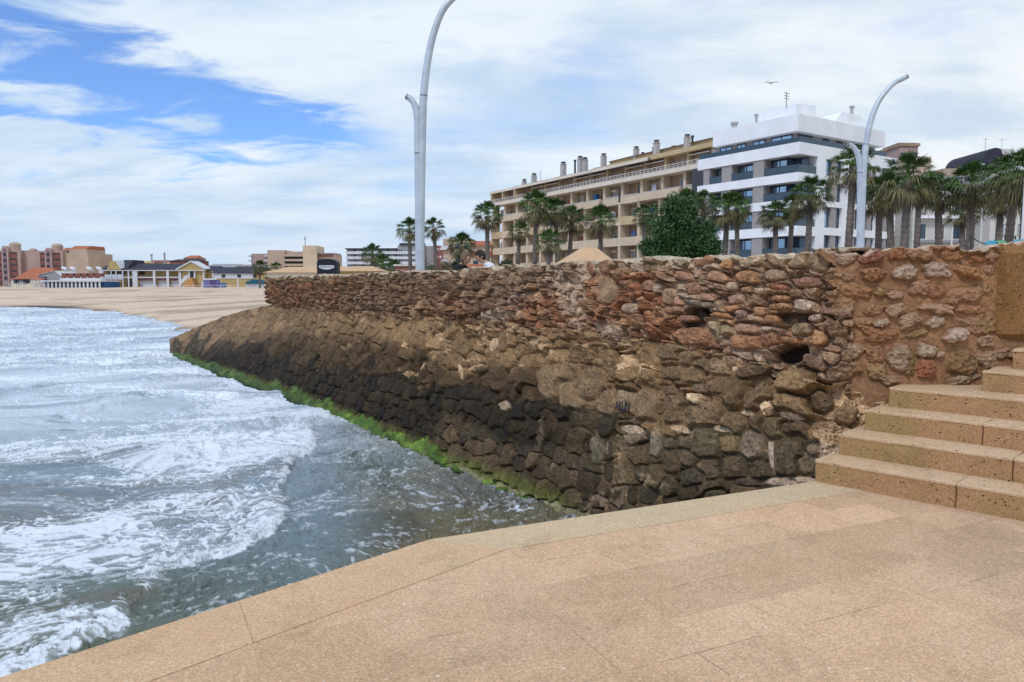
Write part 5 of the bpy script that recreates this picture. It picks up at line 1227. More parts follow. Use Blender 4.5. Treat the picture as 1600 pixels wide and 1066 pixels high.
# barrel roofed building
D = 104
e, w_, h_, s = block('barrel_roofed_building', 'building with a dark blue barrel roof rising behind the right palms', 1521, 1566, 262, D, 10, M_navyr)
m = MB(); pr_ = [(-w_/2+ .0, h_-.2)]+[(-w_/2+w_*.5-w_*.5*math.cos(a), h_-.2+2.9*math.sin(a)) for a in np.linspace(.0, math.pi*.62, 14)]; pr_ += [(w_*.42, h_-.2)]
m.prism(pr_, 0, 9, 'y'); m.build('barrel_roof', M_navyr, e)
m = MB(); m.box(-w_/2+.1, w_/2, .3, 9, -.5, h_-.21); m.build('wall', M_offw, e)
m = MB(); xg = gx(e, 1557, D); m.prism([(xg-1.1, h_-3.2), (xg-1.1, h_-1.3), (xg-.5, h_-.75), (xg+.5, h_-.75), (xg+1.3, h_-1.3), (xg+1.3, h_-3.2)], -2.5, -.01, 'y'); m.build('ochre_gable', M_ochre, e)
m = MB(); m.box(gx(e, 1556, D), gx(e, 1585, D), 2, 9, h_-1, h_+2.9); m.build('roof_volume', M_offw, e)
for p_, z1_ in ((1548, h_+4.6), (1574, h_+4.6)):
    m = MB(); m.tube([(gx(e, p_, D), 3, h_), (gx(e, p_, D), 3, z1_)], .05, 6); m.tube([(gx(e, p_, D)-.4, 3, z1_-.2), (gx(e, p_, D)+.4, 3, z1_-.2)], .04, 5); m.build('antenna', M_rail, e)
e, w_, h_, s = block('cream_tower_block', 'cream building top showing right of the white block roof', 1396, 1424, 222, 108, 9, M_pink)
m = MB(); m.box(-w_/2, w_/2, 0, 8, -.5, h_-.6); m.build('wall', M_pink, e)
m = MB(); m.box(-w_/2-.2, w_/2+.2, -.2, 8.2, h_-.6, h_-.2); m.build('roof', M_brownw, e)
m = MB(); m.box(-w_/2, w_/2, 0.5, 5, h_-.2, h_); m.build('parapet', M_pink, e)
wins(e, (-.7, .8), (h_-2.6,), .8, 1.1, -.002)
# small promenade lamps on thin poles
for p_, q_, D, lab in ((1486, 279, 60, 'thin pole lamp between the two tall right palms'), (1531, 256, 48, 'thin white lamp left of the ochre gable'), (1596, 256, 30, 'white lamp arm entering at the right edge')):
    e = empty('promenade_lamp', (XD(p_, 400, D), D, 1), 0, lab, 'street lamp', 'thin promenade lamps'); h_ = ZD(q_, D)-1
    m = MB(); m.tube([(0, 0, 0), (0, 0, h_)], [.07, .04], 8); m.build('pole', M_rail, e)
    m = MB(); m.tube([(0, 0, h_-.05), (-.5 if p_ < 1590 else .4, 0, h_)], .05, 8); m.box(-.75 if p_ < 1590 else .25, -.25 if p_ < 1590 else .8, -.14, .14, h_, h_+.1); m.build('lamp_head', M_rail, e)

# ------------------------------------------------------------------ far left shore
GB = 1.05
# pink apartment complex
D = 215
e, w_, h_, s = block('pink_apartment_complex', 'pink apartment complex with brick red balconies and rounded towers at far left', -120, 140, 391, D, 14, M_pink)
X_ = lambda p: gx(e, p, D); Z_ = lambda q: gz(q, D)
m = MB(); m.box(X_(-120), X_(36), 0, 14, -.5, Z_(391)); m.box(X_(36), X_(64), 1.5, 14, -.5, Z_(392)); m.box(X_(64), X_(102), 0, 14, -.5, Z_(392)); m.build('wall', M_pink, e)
m = MB(); m.box(X_(102), X_(139), .8, 14, -.5, Z_(395)); m.box(X_(106), X_(133), 2, 12, Z_(395), Z_(389)); m.build('side_wing', M_sandb, e)
m = MB(); m.prism([(2, Z_(389)), (5, Z_(383)), (12, Z_(383)), (12.5, Z_(389))], X_(106), X_(132), 'x'); m.prism([(2, Z_(391)), (5, Z_(386)), (10, Z_(386)), (10, Z_(391))], X_(92), X_(105), 'x'); m.build('roof', M_terra, e)
for a_, b_, qq in ((11, 19, 386), (78, 86, 389)):
    m = MB(); c_ = (X_(a_)+X_(b_))/2; r_ = (X_(b_)-X_(a_))/2
    m.prism([(c_-r_*1.3, -.5), (c_+r_*1.3, -.5)]+[(c_+r_*1.3*math.cos(t), Z_(qq+4)+r_*1.4*math.sin(t)) for t in np.linspace(0, math.pi, 12)], -.8, 1, 'y'); o = m.build('stair_tower', M_pink, e)
    m = MB(); m.prism([(c_-r_*.7, -.5), (c_+r_*.7, -.5)]+[(c_+r_*.7*math.cos(t), Z_(qq+5)+r_*.8*math.sin(t)) for t in np.linspace(0, math.pi, 10)], -.86, -.801, 'y'); m.build('stair_recess', mat('mauve_recess', (.22, .15, .17), .9, .1, 1, 0), o)
    for k in range(5):
        zq = Z_(400+k*9.3)
        if zq > 1: m = MB(); m.box(c_-.4, c_+.4, -.9, -.862, zq, zq+.8); m.build('window', M_frame, o)
for a_, b_, qt in ((3, 19, 377), (70, 86, 379), (33, 46, 387)):
    m = MB(); c_ = (X_(a_)+X_(b_))/2; r_ = (X_(b_)-X_(a_))/2; m.lathe([(r_, Z_(392)-.3), (r_, Z_(qt+6)), (r_*1.05, Z_(qt+5.9)), (r_*1.0, Z_(qt+3)), (r_*.75, Z_(qt+1)), (r_*.3, Z_(qt)), (.02, Z_(qt)+.02)], (c_, 5, 0), 18); m.build('round_turret', M_sandb if a_ != 33 else M_pink, e, smooth=False)
for a_, b_, n_ in ((-9, -1, 6), (0, 9.5, 6), (21.5, 31, 6), (67, 77, 3), (88.5, 98, 3), (-40, -28, 6)):
    for k in range(n_):
        z1_ = Z_(394+k*9.4+(1 if a_ > 60 else 0)); m = MB(); m.box(X_(a_), X_(b_), -.25, -.0, z1_-1.45, z1_); o = m.build('brick_balcony', M_brick, e)
        m = MB(); m.box(X_(a_)+.1, X_(b_)-.1, -.27, -.252, z1_-.5, z1_-.1); m.build('window', M_frame, o)
M_rr = M_terra
def simple_house(label, a, b, qw, qr, D, wallm, roofm, dep=7, hip=.25, cols=(), y0=0, name='house'):
    e, w_, h_, s = block(name, label, a, b, qw, D, dep, wallm)
    m = MB(); m.box(-w_/2, w_/2, 0, dep, -.5, h_); m.build('wall', wallm, e)
    hr = gz(qr, D); ov = .35
    m = MB(); i_ = w_*hip
    m.add([(-w_/2-ov, -ov, h_), (w_/2+ov, -ov, h_), (w_/2+ov, dep+ov, h_), (-w_/2-ov, dep+ov, h_), (-w_/2+i_, dep/2, hr), (w_/2-i_, dep/2, hr)], [(3, 2, 1, 0), (0, 1, 5, 4), (1, 2, 5), (2, 3, 4, 5), (3, 0, 4)])
    m.build('roof', roofm, e)
    for c_ in cols: window(e, gx(e, c_, D)-.45, gx(e, c_, D)+.45, .9, 2.0, -.002, -1)
    return e
simple_house('low house with a red tiled roof before the pink complex', 32, 80, 433, 418, 190, M_yel, M_terra, 8, .15, (40, 45, 50, 55, 60), name='red_roofed_house')
simple_house('small cream house with an orange roof edge left of the blue box', 20, 66, 436.5, 432, 176, M_creamlt, M_terra, 5, .05, (27, 31, 35, 39, 43, 47), name='cream_beach_house')
D = 178
e, w_, h_, s = block('grey_gabled_hall', 'grey gabled hall behind the blue and white beach bar', 63, 101, 432, D, 8, M_grey)
m = MB(); m.prism([(-w_/2, -.5), (w_/2, -.5), (w_/2, gz(434, D)), (w_*.18, gz(424, D)), (-w_/2, gz(430, D))], 0, 8, 'y'); m.build('wall', M_grey, e)
m = MB(); m.prism([(w_/2+.2, gz(434, D)), (w_*.18, gz(423.4, D)), (-w_/2-.2, gz(429.5, D)), (-w_/2-.2, gz(430, D)+.02), (w_*.18, gz(424, D)+.02), (w_/2+.2, gz(434, D)-.1)], -.2, 8.2, 'y'); m.build('roof', M_pal, e)
m = MB(); m.box(gx(e, 65, D), gx(e, 75, D), -.6, -.01, gz(441, D), gz(432.5, D)); o = m.build('blue_panel', M_blue, e)
D = 170
e, w_, h_, s = block('beach_bar', 'blue and white beach bar with a raised terrace on the sand', 70, 160, 439, D, 8, M_blue)
m = MB(); m.box(-w_/2, w_/2, 1, 8, -.3, h_-.2); m.build('wall', M_blue, e)
m = MB(); m.box(-w_/2-.3, w_/2+.3, -.6, 8, h_-.2, h_+.12); m.build('flat_roof', M_pal, e)
for k in range(15):
    m = MB(); x_ = -w_/2+.3+k*(w_-.6)/14; m.box(x_-.16, x_+.22, -.3, .0, -.3, h_-.2); m.build('post', M_pal, e)
for k in range(6):
    m = MB(); x_ = gx(e, 98+k*10.5, D); m.box(x_-.62, x_+.62, 1.2, 3, h_+.12, h_+1.75); m.build('terrace_panel', M_brick, e)
    m = MB(); m.box(x_+.63, x_+.92, 1.1, 3.2, h_+.12, h_+.95); m.build('terrace_pier', M_pal, e)
m = MB(); m.box(gx(e, 95, D), gx(e, 158, D), .2, .35, h_+.12, h_+.6); m.build('terrace_rail', M_rail, e)
for p_ in (100, 113, 139, 154):
    x_ = XD(p_, 420, 171); e2 = empty('tilted_parasol', (x_, 171.5, 1+h_+.1), 0, {100: 'white tilted parasol, leftmost over the beach bar terrace', 113: 'white tilted parasol second from the left on the beach bar', 139: 'white tilted parasol third from the left on the beach bar', 154: 'white tilted parasol nearest the yellow club house'}[p_], 'parasol', 'white parasols on the beach bar terrace')
    hq = ZD(420, 171)-1-h_-.1
    m = MB(); m.tube([(0, 0, 0), (0, 0, hq)], .05, 6); m.build('pole', M_rail, e2)
    m = MB(); m.lathe([(.95, -.1), (.5, .25), (.02, .42)], n=8); o = m.build('canopy', M_pal, e2); o.location = (0, 0, hq); o.rotation_euler = (0, R(38), 0)
# yellow club house
D = 180
e, w_, h_, s = block('club_house', 'long yellow two storey club house with dark roofs and a white stair', 160, 335, 422, D, 9, M_yel)
X_ = lambda p: gx(e, p, D); Z_ = lambda q: gz(q, D)
m = MB(); m.box(X_(192), X_(298), 1.6, 10, -.5, Z_(422)); m.box(X_(160), X_(192), 1.6, 10, -.5, Z_(423)); m.box(X_(283), X_(322), .3, 1.59, -.5, Z_(422.5)); m.box(X_(298.2), X_(333), 1.61, 9, -.5, Z_(423)); m.build('wall', M_yel, e)
m = MB(); m.prism([(.2, Z_(422)), (5.6, Z_(411)), (11, Z_(422))], X_(190), X_(300), 'x'); m.prism([(.5, Z_(421)), (4, Z_(405.5)), (9, Z_(405.5)), (11, Z_(421))], X_(184), X_(199), 'x'); m.prism([(.2, Z_(422.4)), (4.5, Z_(413)), (9, Z_(422.4))], X_(156), X_(189.5), 'x'); m.prism([(1, Z_(423)), (5, Z_(415)), (9.5, Z_(423))], X_(318), X_(336), 'x')
m.build('roof', M_navyr, e)
m = MB(); m.prism([(X_(170), Z_(421.5)), (X_(192), Z_(421.5)), (X_(189), Z_(416)), (X_(183.5), Z_(408)), (X_(177), Z_(408)), (X_(172), Z_(416))], -.1, 3, 'y'); m.prism([(X_(280), Z_(422)), (X_(322), Z_(422)), (X_(302), Z_(410))], -.2, 4, 'y'); m.build('gable', M_yel, e)
def bar(mb, a, b, y0, y1, t):
    a = np.array(a); b = np.array(b); d = (b-a)/np.linalg.norm(b-a); n_ = np.array([-d[1], d[0]])*t
    mb.prism([tuple(a), tuple(b), tuple(b+n_), tuple(a+n_)], y0, y1, 'y')
m = MB(); bar(m, (X_(279), Z_(422)), (X_(302), Z_(409.6)), -.5, 4, .3); bar(m, (X_(302), Z_(409.6)), (X_(323), Z_(421.5)), -.49, 4, .3); m.box(X_(279), X_(323), -.45, -.21, Z_(423.4), Z_(422.02))
bar(m, (X_(184), Z_(407.6)), (X_(192.5), Z_(420)), -.3, 3, .25); m.box(X_(158), X_(279), -.1, .15, Z_(423.4), Z_(422.1)); m.build('white_trim', M_pal, e)
m = MB(); m.box(X_(192), X_(282), .1, .4, Z_(434.4), Z_(432.6)); m.box(X_(160), X_(192), .1, .4, Z_(437), Z_(429)); m.build('balcony_band', M_pal, e)
for p_, t in ((160, .5), (176, .12), (184, .12), (194, .15), (203, .15), (213, .6), (243, .28), (264, .3), (283, .3), (297.5, .2), (306, .2), (320, .2), (335, .3)):
    m = MB(); m.box(X_(p_)-t, X_(p_)+t, -.05, .09, -.3, Z_(423.5)); m.build('column', M_pal, e)
for a_, b_ in ((167, 175), (177, 183), (185, 193), (195.5, 201), (204.5, 210), (215, 224)): window(e, X_(a_), X_(b_), Z_(429), Z_(423.8), 1.58, -1, pane=M_frame, mull=0)
for a_, b_ in ((216, 241), (246, 262), (266, 281)):
    m = MB(); m.box(X_(a_), X_(b_), 1.2, 1.59, -.3, Z_(438)); o = m.build('shop_front', M_pal, e); m = MB(); m.box(X_(a_), X_(b_), .5, 1.58, Z_(438)+.002, Z_(435.2)); m.build('shop_awning', mat('mauve_awning', (.20, .09, .12), .8, .1, 1, 0), o)
for a_, b_ in ((196, 201), (203, 209)):
    m = MB(); m.box(X_(a_), X_(b_), 1.3, 1.59, -.2, Z_(436)); m.build('door', mat('violet_door', (.07, .05, .14), .6, .1, 1, 0), e)
m = MB(); m.box(X_(299), X_(304), .2, .29, Z_(433), Z_(424.5)); m.build('door', M_frame, e)
m = MB(); m.prism([(X_(293), -.1), (X_(304), Z_(435)), (X_(307), Z_(435)), (X_(312), -.1)], -2.2, .2, 'y'); st_ = m.build('stair', mat('orange_render', (.50, .26, .10), .9, .1, 1, 0), e)
m = MB(); bar(m, (X_(291), .6), (X_(303.5), Z_(432.5)), -2.4, -2.21, .7); m.build('stair_balustrade', M_pal, e)
# lower right wing
D = 176
e, w_, h_, s = block('club_wing', 'low ochre and white wing with a slate roof right of the club house', 336, 412, 427, D, 8, M_yel)
X_ = lambda p: gx(e, p, D); Z_ = lambda q: gz(q, D)
m = MB(); m.box(-w_/2, w_/2, 0, 8, -.5, Z_(427)); m.build('wall', M_yel, e)
m = MB(); m.box(X_(337), X_(398), -.15, -.01, Z_(435.5), Z_(427.5)); m.build('white_band', M_pal, e)
m = MB(); m.prism([(-.6, Z_(426.8)), (4, Z_(417)), (8.5, Z_(426.8))], -w_/2-.5, w_/2+.2, 'x'); m.build('roof', M_navyr, e)
for a_, b_ in ((348.5, 354), (373, 378.5), (397.5, 402)): window(e, X_(a_), X_(b_), Z_(433.8), Z_(429), -.152, -1, pane=M_frame)
# things on the beach edge
D = 165
e = empty('beach_kiosk', (XD(399, 445, D), D, GB), 0, 'white beach kiosk under a turquoise canopy beside the wall end', 'kiosk'); q = D/F
m = MB(); m.box(-14*q, 14*q, 0, 2.5, -.2, ZD(444.5, D)-GB); m.build('counter', M_pal, e)
m = MB(); hh_ = ZD(444, D)-GB; m.prism([(-14*q, hh_), (14*q, hh_), (14*q, hh_+.35), (7*q, hh_+1.0), (-4*q, hh_+1.05), (-14*q, hh_+.45)], -.4, 2.8, 'y'); m.build('canopy', mat('turquoise_cloth', (.01, .10, .17), .8, .1, 1, 0), e)
e = empty('striped_terrace', (XD(334, 445, D), D, GB), 0, 'violet and blue terrace screens right of the club house stair', 'terrace')
for k, (a_, b_, c_) in enumerate(((-16, -6, (.16, .16, .34)), (-5.5, 3, (.09, .07, .18)), (3.5, 9, (.12, .11, .28)), (9.5, 19, (.08, .15, .28)))):
    m = MB(); m.box(a_*q, b_*q, 0, .3, -.2, (1.6 if k < 3 else 1.0)); m.build('screen', mat('screen_cloth', c_, .8, .15, 1, 0), e)
m = MB(); m.box(-16*q, 4*q, -.1, .4, 1.61, 1.95); m.build('screen_roof', M_pal, e)
for i, (a_, h_) in enumerate(((316, 1.2), (372, 1.9), (404, .6))):
    e = empty('beach_post', (XD(a_, 448, 160), 160, GB-.1), 0, ('short white post at the foot of the club house stair', 'taller white post before the ochre wing', 'low white post before the turquoise kiosk')[i], 'post', 'white posts on the sand')
    m = MB(); m.box(-.13, .13, -.13, .13, 0, h_); m.build('shaft', M_pal, e); m = MB(); m.box(-.18, .18, -.18, .18, h_, h_+.08); m.build('post_cap', M_pal, e)
e = empty('beach_fence', (XD(330, 448, 162), 162, GB), 0, 'low pale rail fence along the back of the beach', 'fence')
m = MB(); m.box(-14, 12, -.04, .04, .38, .46); m.build('rail', M_pal, e)
for k in range(14): m = MB(); m.box(-14+k*2-.05, -14+k*2+.05, -.05, .05, -.3, .46); m.build('fence_post', M_pal, e)
for i, (a_, wd) in enumerate(((12, 10), (31, 12), (52, 10), (60, 6))):
    e = empty('beach_tables', (XD(a_, 447, 168), 168, GB), 0, ('grey beach furniture heap at the far left of the sand', 'pale blue covered beach chairs before the cream house', 'stacked grey beach loungers right of the pale blue chairs', 'single white beach chair near the blue panel')[i], 'beach furniture')
    rr_ = random.Random(i); q = 168/F
    for k in range(4):
        m = MB(); x_ = (-wd/2+wd*k/3.5)*q; h_ = .5+rr_.random()*.6; m.box(x_, x_+.7, 0, .7, h_-.1, h_); m.box(x_+.05, x_+.1, .05, .1, -.2, h_-.1); m.box(x_+.6, x_+.65, .05, .1, -.2, h_-.1); m.box(x_, x_+.08, .6, .7, h_, h_+.5); m.build('chair', (M_pal, M_grey, M_offw)[(i+k) % 3], e)
# row of far roofs behind the club
far = [(128, 165, 425, 414, 235, 'terracotta roofed house behind the beach bar', M_pink, M_terra), (150, 176, 418, 410, 240, 'brick red gabled house left of the club gable', M_brick, M_terra),
       (196, 232, 411, 407, 225, 'ochre building topping the left of the club roof', M_ochre, M_pterra), (228, 262, 410, 406, 230, 'ochre building topping the middle of the club roof', M_sandb, M_brick),
       (258, 282, 412, 408.5, 228, 'low cream roof right of the club chimney pole', M_creamlt, M_pterra), (268, 312, 408, 404.5, 228, 'dark flat roofed building behind the club pediment', M_brick, M_navyr),
       (290, 308, 404, 398.5, 240, 'pinkish gable peaking over the club pediment', M_pink, M_terra), (322, 380, 418, 412, 240, 'pale low houses behind the slate roofed wing', M_pink, M_grey), (372, 392, 416, 413, 240, 'small grey house left of the far hotel', M_grey, M_grey),
       (480, 560, 424, 416, 230, 'long low sand coloured house right of the black bin', M_sandb, M_pterra), (700, 770, 425, 412, 130, 'cream low house behind the seated people', M_cream, M_terra)]
for a_, b_, qw, qr, D, lab, wm, rm in far: simple_house(lab, a_, b_, qw, qr, D, wm, rm, 8, .12, (a_+(b_-a_)*.3, a_+(b_-a_)*.7), name='far_house')
for i, (p_, q0, q1, r_) in enumerate(((237, 398.5, 410, .22), (257, 396, 410, .28))):
    e = empty('flue_pipe', (XD(p_, 400, 222), 222, 1), 0, ('short capped flue above the club roof', 'plain dark flue pole above the club roof')[i], 'chimney pipe'); h_ = ZD(q0, 222)-1
    m = MB(); m.tube([(0, 0, 0), (0, 0, h_)], r_, 8); m.build('shaft', M_grey, e)
    m = MB(); m.tube([(0, 0, h_), (0, 0, h_+.15)], r_*(2.2 if i == 0 else 1.2), 8); m.build('cap', M_frame, e)
# far beige hotel
D = 250
e, w_, h_, s = block('far_hotel', 'far beige stepped hotel with a central tower above the wall end', 386, 522, 395, D, 14, M_sandb)
X_ = lambda p: gx(e, p, D); Z_ = lambda q: gz(q, D)
m = MB(); m.box(X_(390), X_(418), 3, 14, -.5, Z_(396)); m.build('pink_wing', M_pink, e)
m = MB(); m.box(X_(420), X_(447), 0, 14, -.5, Z_(391)); m.box(X_(447), X_(476), .9, 14, -.5, Z_(393)); m.box(X_(498), X_(521), 1.5, 14, -.5, Z_(397)); m.build('wall', M_sandb, e)
m = MB(); m.box(X_(476), X_(497), -.6, 10, -.5, Z_(384)); m.build('tower', M_cream, e)
for k in range(4):
    z_ = Z_(401+k*7.4)
    m = MB(); m.box(X_(445), X_(476), -.4, .89, z_, z_+.75); m.build('balcony', M_sandb, e)
    m = MB(); m.box(X_(446), X_(475), .80, .88, z_-.78, z_-.02); m.build('balcony_recess', M_frame, e)
    m = MB(); m.box(X_(386), X_(391), 2.6, 5, z_, z_+.6); m.box(X_(412), X_(419), 2.3, 2.99, z_, z_+.6); m.build('balcony', M_pal, e)
for k in range(3):
    z_ = Z_(399.5+k*7.4); m = MB(); m.box(X_(499), X_(520), 1.1, 1.49, z_-.2, z_+.35); m.build('window', M_brick, e)
m = MB(); m.box(X_(498), X_(522), .9, 12, Z_(397)+.002, Z_(395)); m.build('roof', M_grey, e)
m = MB(); m.tube([(X_(476.5), 2, Z_(384)), (X_(476.5), 2, Z_(369))], .12, 6); m.tube([(X_(474.5), 2, Z_(373)), (X_(478.5), 2, Z_(373))], .1, 5); m.build('antenna', M_frame, e)
# long pale block behind the small clump of palms
D = 215
e, w_, h_, s = block('long_pale_block', 'long pale grey block with balcony grid behind the big lamp', 542, 694, 385, D, 12, M_pal)
X_ = lambda p: gx(e, p, D); Z_ = lambda q: gz(q, D)
m = MB(); m.box(X_(542), X_(622), 1.2, 12, -.5, Z_(389.5)); m.box(X_(622), X_(664), .6, 12, -.5, Z_(383)); m.box(X_(664), X_(678), 1.2, 12, -.5, Z_(384)); m.build('wall', M_grey, e)
m = MB(); m.box(X_(678), X_(693), 0, 12, -.5, Z_(384)); m.build('brick_end', M_brick, e)
m = MB(); m.box(X_(541), X_(622), -.2, 3, Z_(389.5), Z_(388)); m.box(X_(625), X_(664), .2, 3, Z_(383), Z_(380)); m.build('roof_edge', M_navyr, e)
for k in range(4):
    z_ = Z_(397+k*8); m = MB(); m.box(X_(542), X_(664), -.1, .59, z_, z_+.75); m.build('balcony_band', M_pal, e)
    for j in range(9): window(e, X_(545+j*13), X_(552+j*13), z_+.8, z_+1.5, .58, -1, pane=M_glass, fr=M_pal, mull=1)
for k in range(2): wins(e, (X_(684), X_(689)), (Z_(391+k*12),), .55, .6, -.002, pane=M_pal, fr=M_pal)
e, w_, h_, s = block('sand_apartment_block', 'sand coloured apartment block left of the wide low palm', 693, 738, 373, 160, 9, M_sandb)
m = MB(); m.box(-w_/2, w_/2, 0, 9, -.5, h_); m.build('wall', M_sandb, e)
for k in range(3):
    m = MB(); m.box(-w_/2-.4, -w_/2+1.2, -.7, -.01, h_-2.4-k*2.9, h_-1.6-k*2.9); m.build('balcony', M_pal, e)
    wins(e, (.0, 2.0), (h_-2.2-k*2.9,), 1.0, 1.1, -.002)
e, w_, h_, s = block('terracotta_topped_block', 'pinkish block with a tiled top left of the beige apartments', 736, 768, 378, 135, 9, M_cream)
m = MB(); m.box(-w_/2, w_/2, 0, 9, -.5, h_-.7); m.build('wall', M_cream, e)
m = MB(); m.prism([(-.5, h_-.7), (2.5, h_+.3), (9, h_-.7)], -w_/2-.3, w_/2+.3, 'x'); m.build('roof', M_terra, e)
m = MB(); m.box(-w_/2, w_/2, -.3, -.01, h_-2.6, h_-1.7); m.build('tile_band', M_terra, e)
wins(e, (-1.0, .8), (h_-4.4,), .9, 1.0, -.002)
# low yellow pavilions just over the wall
simple_house('wide low pavilion with a pale tiled roof left of the black bin', 418, 500, 426, 416, 75, M_creamlt, M_pterra, 6, .25, name='pavilion')
simple_house('low yellow pavilion roof between the black bin and the small palms', 524, 592, 424, 415, 75, M_yel, M_pterra, 6, .25, name='pavilion')
e, w_, h_, s = block('brick_pavilion', 'low brown brick pavilion just left of the big lamp', 618, 652, 412, 90, 5, M_brick)
m = MB(); m.box(-w_/2, w_/2, 0, 5, 0, h_-.3); m.build('wall', mat('brown_brick', (.25, .12, .08), .9, .2, 3, .3, 20), e)
m = MB(); m.box(-w_/2-.2, w_/2+.2, -.2, 5.2, h_-.3, h_-.1); m.build('roof', M_offw, e)
# tan kiosk with hipped roof
D = 22
xk = XD(916, 400, D); e = empty('tan_kiosk', (xk, D, 1), R(8), 'small kiosk with a tan hipped roof just behind the wall', 'kiosk')
hr = ZD(385.5, D)-1; hb = ZD(413, D)-1
M_tan = mat('tan_canvas', (.56, .37, .22), .9, .08, 3, .1, 20); M_tan2 = mat('tan_canvas_side', (.46, .28, .13), .9, .08, 3, .1, 20)
m = MB(); b0, b1 = -.82, .78
m.add([(b0, -.6, hb), (b1, -.6, hb), (b1, .9, hb), (b0, .9, hb), (-.08, .1, hr), (.34, .1, hr-.02)], [(3, 2, 1, 0), (0, 1, 5, 4), (1, 2, 5), (2, 3, 4, 5), (3, 0, 4)]); m.build('roof', M_tan, e)
m = MB(); m.box(b0+.15, b1-.15, -.4, .7, 0, hb-.002); m.build('body', M_tan2, e)
# black litter bin
D = 20.6; zt_ = ZD(404.5, D); xb = XD(510.5, 418, D); wB = 31/F*D
e = empty('litter_bin', (xb, D, 1), 0, 'black litter bin with an arched hood and a pale badge behind the wall', 'litter bin'); H_ = zt_-1
M_blk = mat('black_plastic', (.008, .009, .016), .45, .1, 2, 0)
pts = [(-wB/2, .0), (wB/2, .0)]+[(wB/2*math.copysign(abs(math.cos(t))**.7, math.cos(t)), H_-.13+.13*math.sin(t)**.8) for t in np.linspace(.02, math.pi-.02, 16)]
m = MB(); m.prism(pts, 0, .42, 'y'); m.build('hood', M_blk, e, bevel=.015)
bw_ = wB*.38; zb_ = H_-.215
m = MB(); m.prism([(-bw_, zb_+.03), (-bw_, zb_-.03), (-bw_*.55, zb_-.068), (0, zb_-.085), (bw_*.55, zb_-.068), (bw_, zb_-.03), (bw_, zb_+.03), (bw_*.5, zb_+.035), (-bw_*.5, zb_+.035)], -.008, -.001, 'y'); bd = m.build('badge', M_pal, e)
m = MB(); m.box(-bw_*.8, bw_*.05, -.012, -.0085, zb_-.012, zb_+.004); m.box(bw_*.15, bw_*.8, -.012, -.0085, zb_-.014, zb_-.004); m.build('badge_print', M_frame, bd)
# beach toys
for i, (a_, b_, c_, lab) in enumerate(((1551, 376, (.05, .36, .50), 'turquoise play panel low behind the wall at right'), (1566, 376, (.12, .42, .22), 'green play panel right of the turquoise one'), (1594, 374, (.08, .36, .48), 'turquoise play dome at the right edge'))):
    D = 24; e = empty('play_panel', (XD(a_, 380, D), D, 1), 0, lab, 'play equipment'); h_ = ZD(b_, D)-1
    m = MB(); m.prism([(-.18, 0), (.18, 0), (.18, h_-.08), (.08, h_), (-.08, h_), (-.18, h_-.06)], 0, .1, 'y'); m.build('panel', mat('play_paint', c_, .5, .1, 2, 0), e)
    m = MB(); m.tube([(-.16, .05, 0), (-.16, .05, h_*.9)], .02, 6); m.build('post', M_frame, e)
e = empty('climbing_frame', (XD(1560, 380, 26), 26, 1), 0, 'dark curved climbing bars behind the wall at right', 'play equipment'); q = 26/F
h_ = ZD(378, 26)-1; m = MB(); m.tube([tuple(p) for p in smoothcurve([(-42*q, 0, h_+.18), (-30*q, 0, h_), (-12*q, 0, h_-.12), (6*q, 0, h_-.05), (22*q, 0, h_+.12), (26*q, 0, h_+.2)])], .018, 6); m.build('curved_bar', M_frame, e)
m = MB(); m.tube([(-42*q, 0, 0), (-42*q, 0, h_+.18)], .025, 6); m.tube([(26*q, 0, 0), (26*q, 0, h_+.2)], .025, 6); m.build('post', M_frame, e)
# gull
D = 55; gp = PD(1205, 130, D); e = empty('gull', tuple(gp), R(15), 'white gull gliding in the sky left of the right lamp', 'bird')
m = MB(); m.lathe([(.005, -.24), (.03, -.2), (.05, -.1), (.065, 0), (.055, .1), (.035, .17), (.034, .2), (.02, .24), (.006, .29)], n=10); m.v = [(v[2], v[1], v[0]) for v in m.v]
for sgn in (-1, 1):
    m.add([(-.06, sgn*.04, .02), (.08, sgn*.04, .02), (.09, sgn*.26, .09), (-.04, sgn*.28, .09), (.02, sgn*.56, .05), (-.03, sgn*.5, .05), (-.06, sgn*.04, .0), (.08, sgn*.04, .0), (.09, sgn*.26, .075), (-.04, sgn*.28, .075), (-.03, sgn*.5, .04), (.02, sgn*.56, .04)], [(0, 1, 2, 3), (3, 2, 4, 5), (6, 9, 8, 7), (9, 10, 11, 8)])
m.add([(-.22, -.02, 0), (-.22, .02, 0), (-.36, .06, .0), (-.36, -.06, .0)], [(0, 1, 2, 3)])
o = m.build('body', mat('gull_feather', (.55, .55, .56), .8, .1, 5, 0), e); o.rotation_euler = (0, 0, R(70))

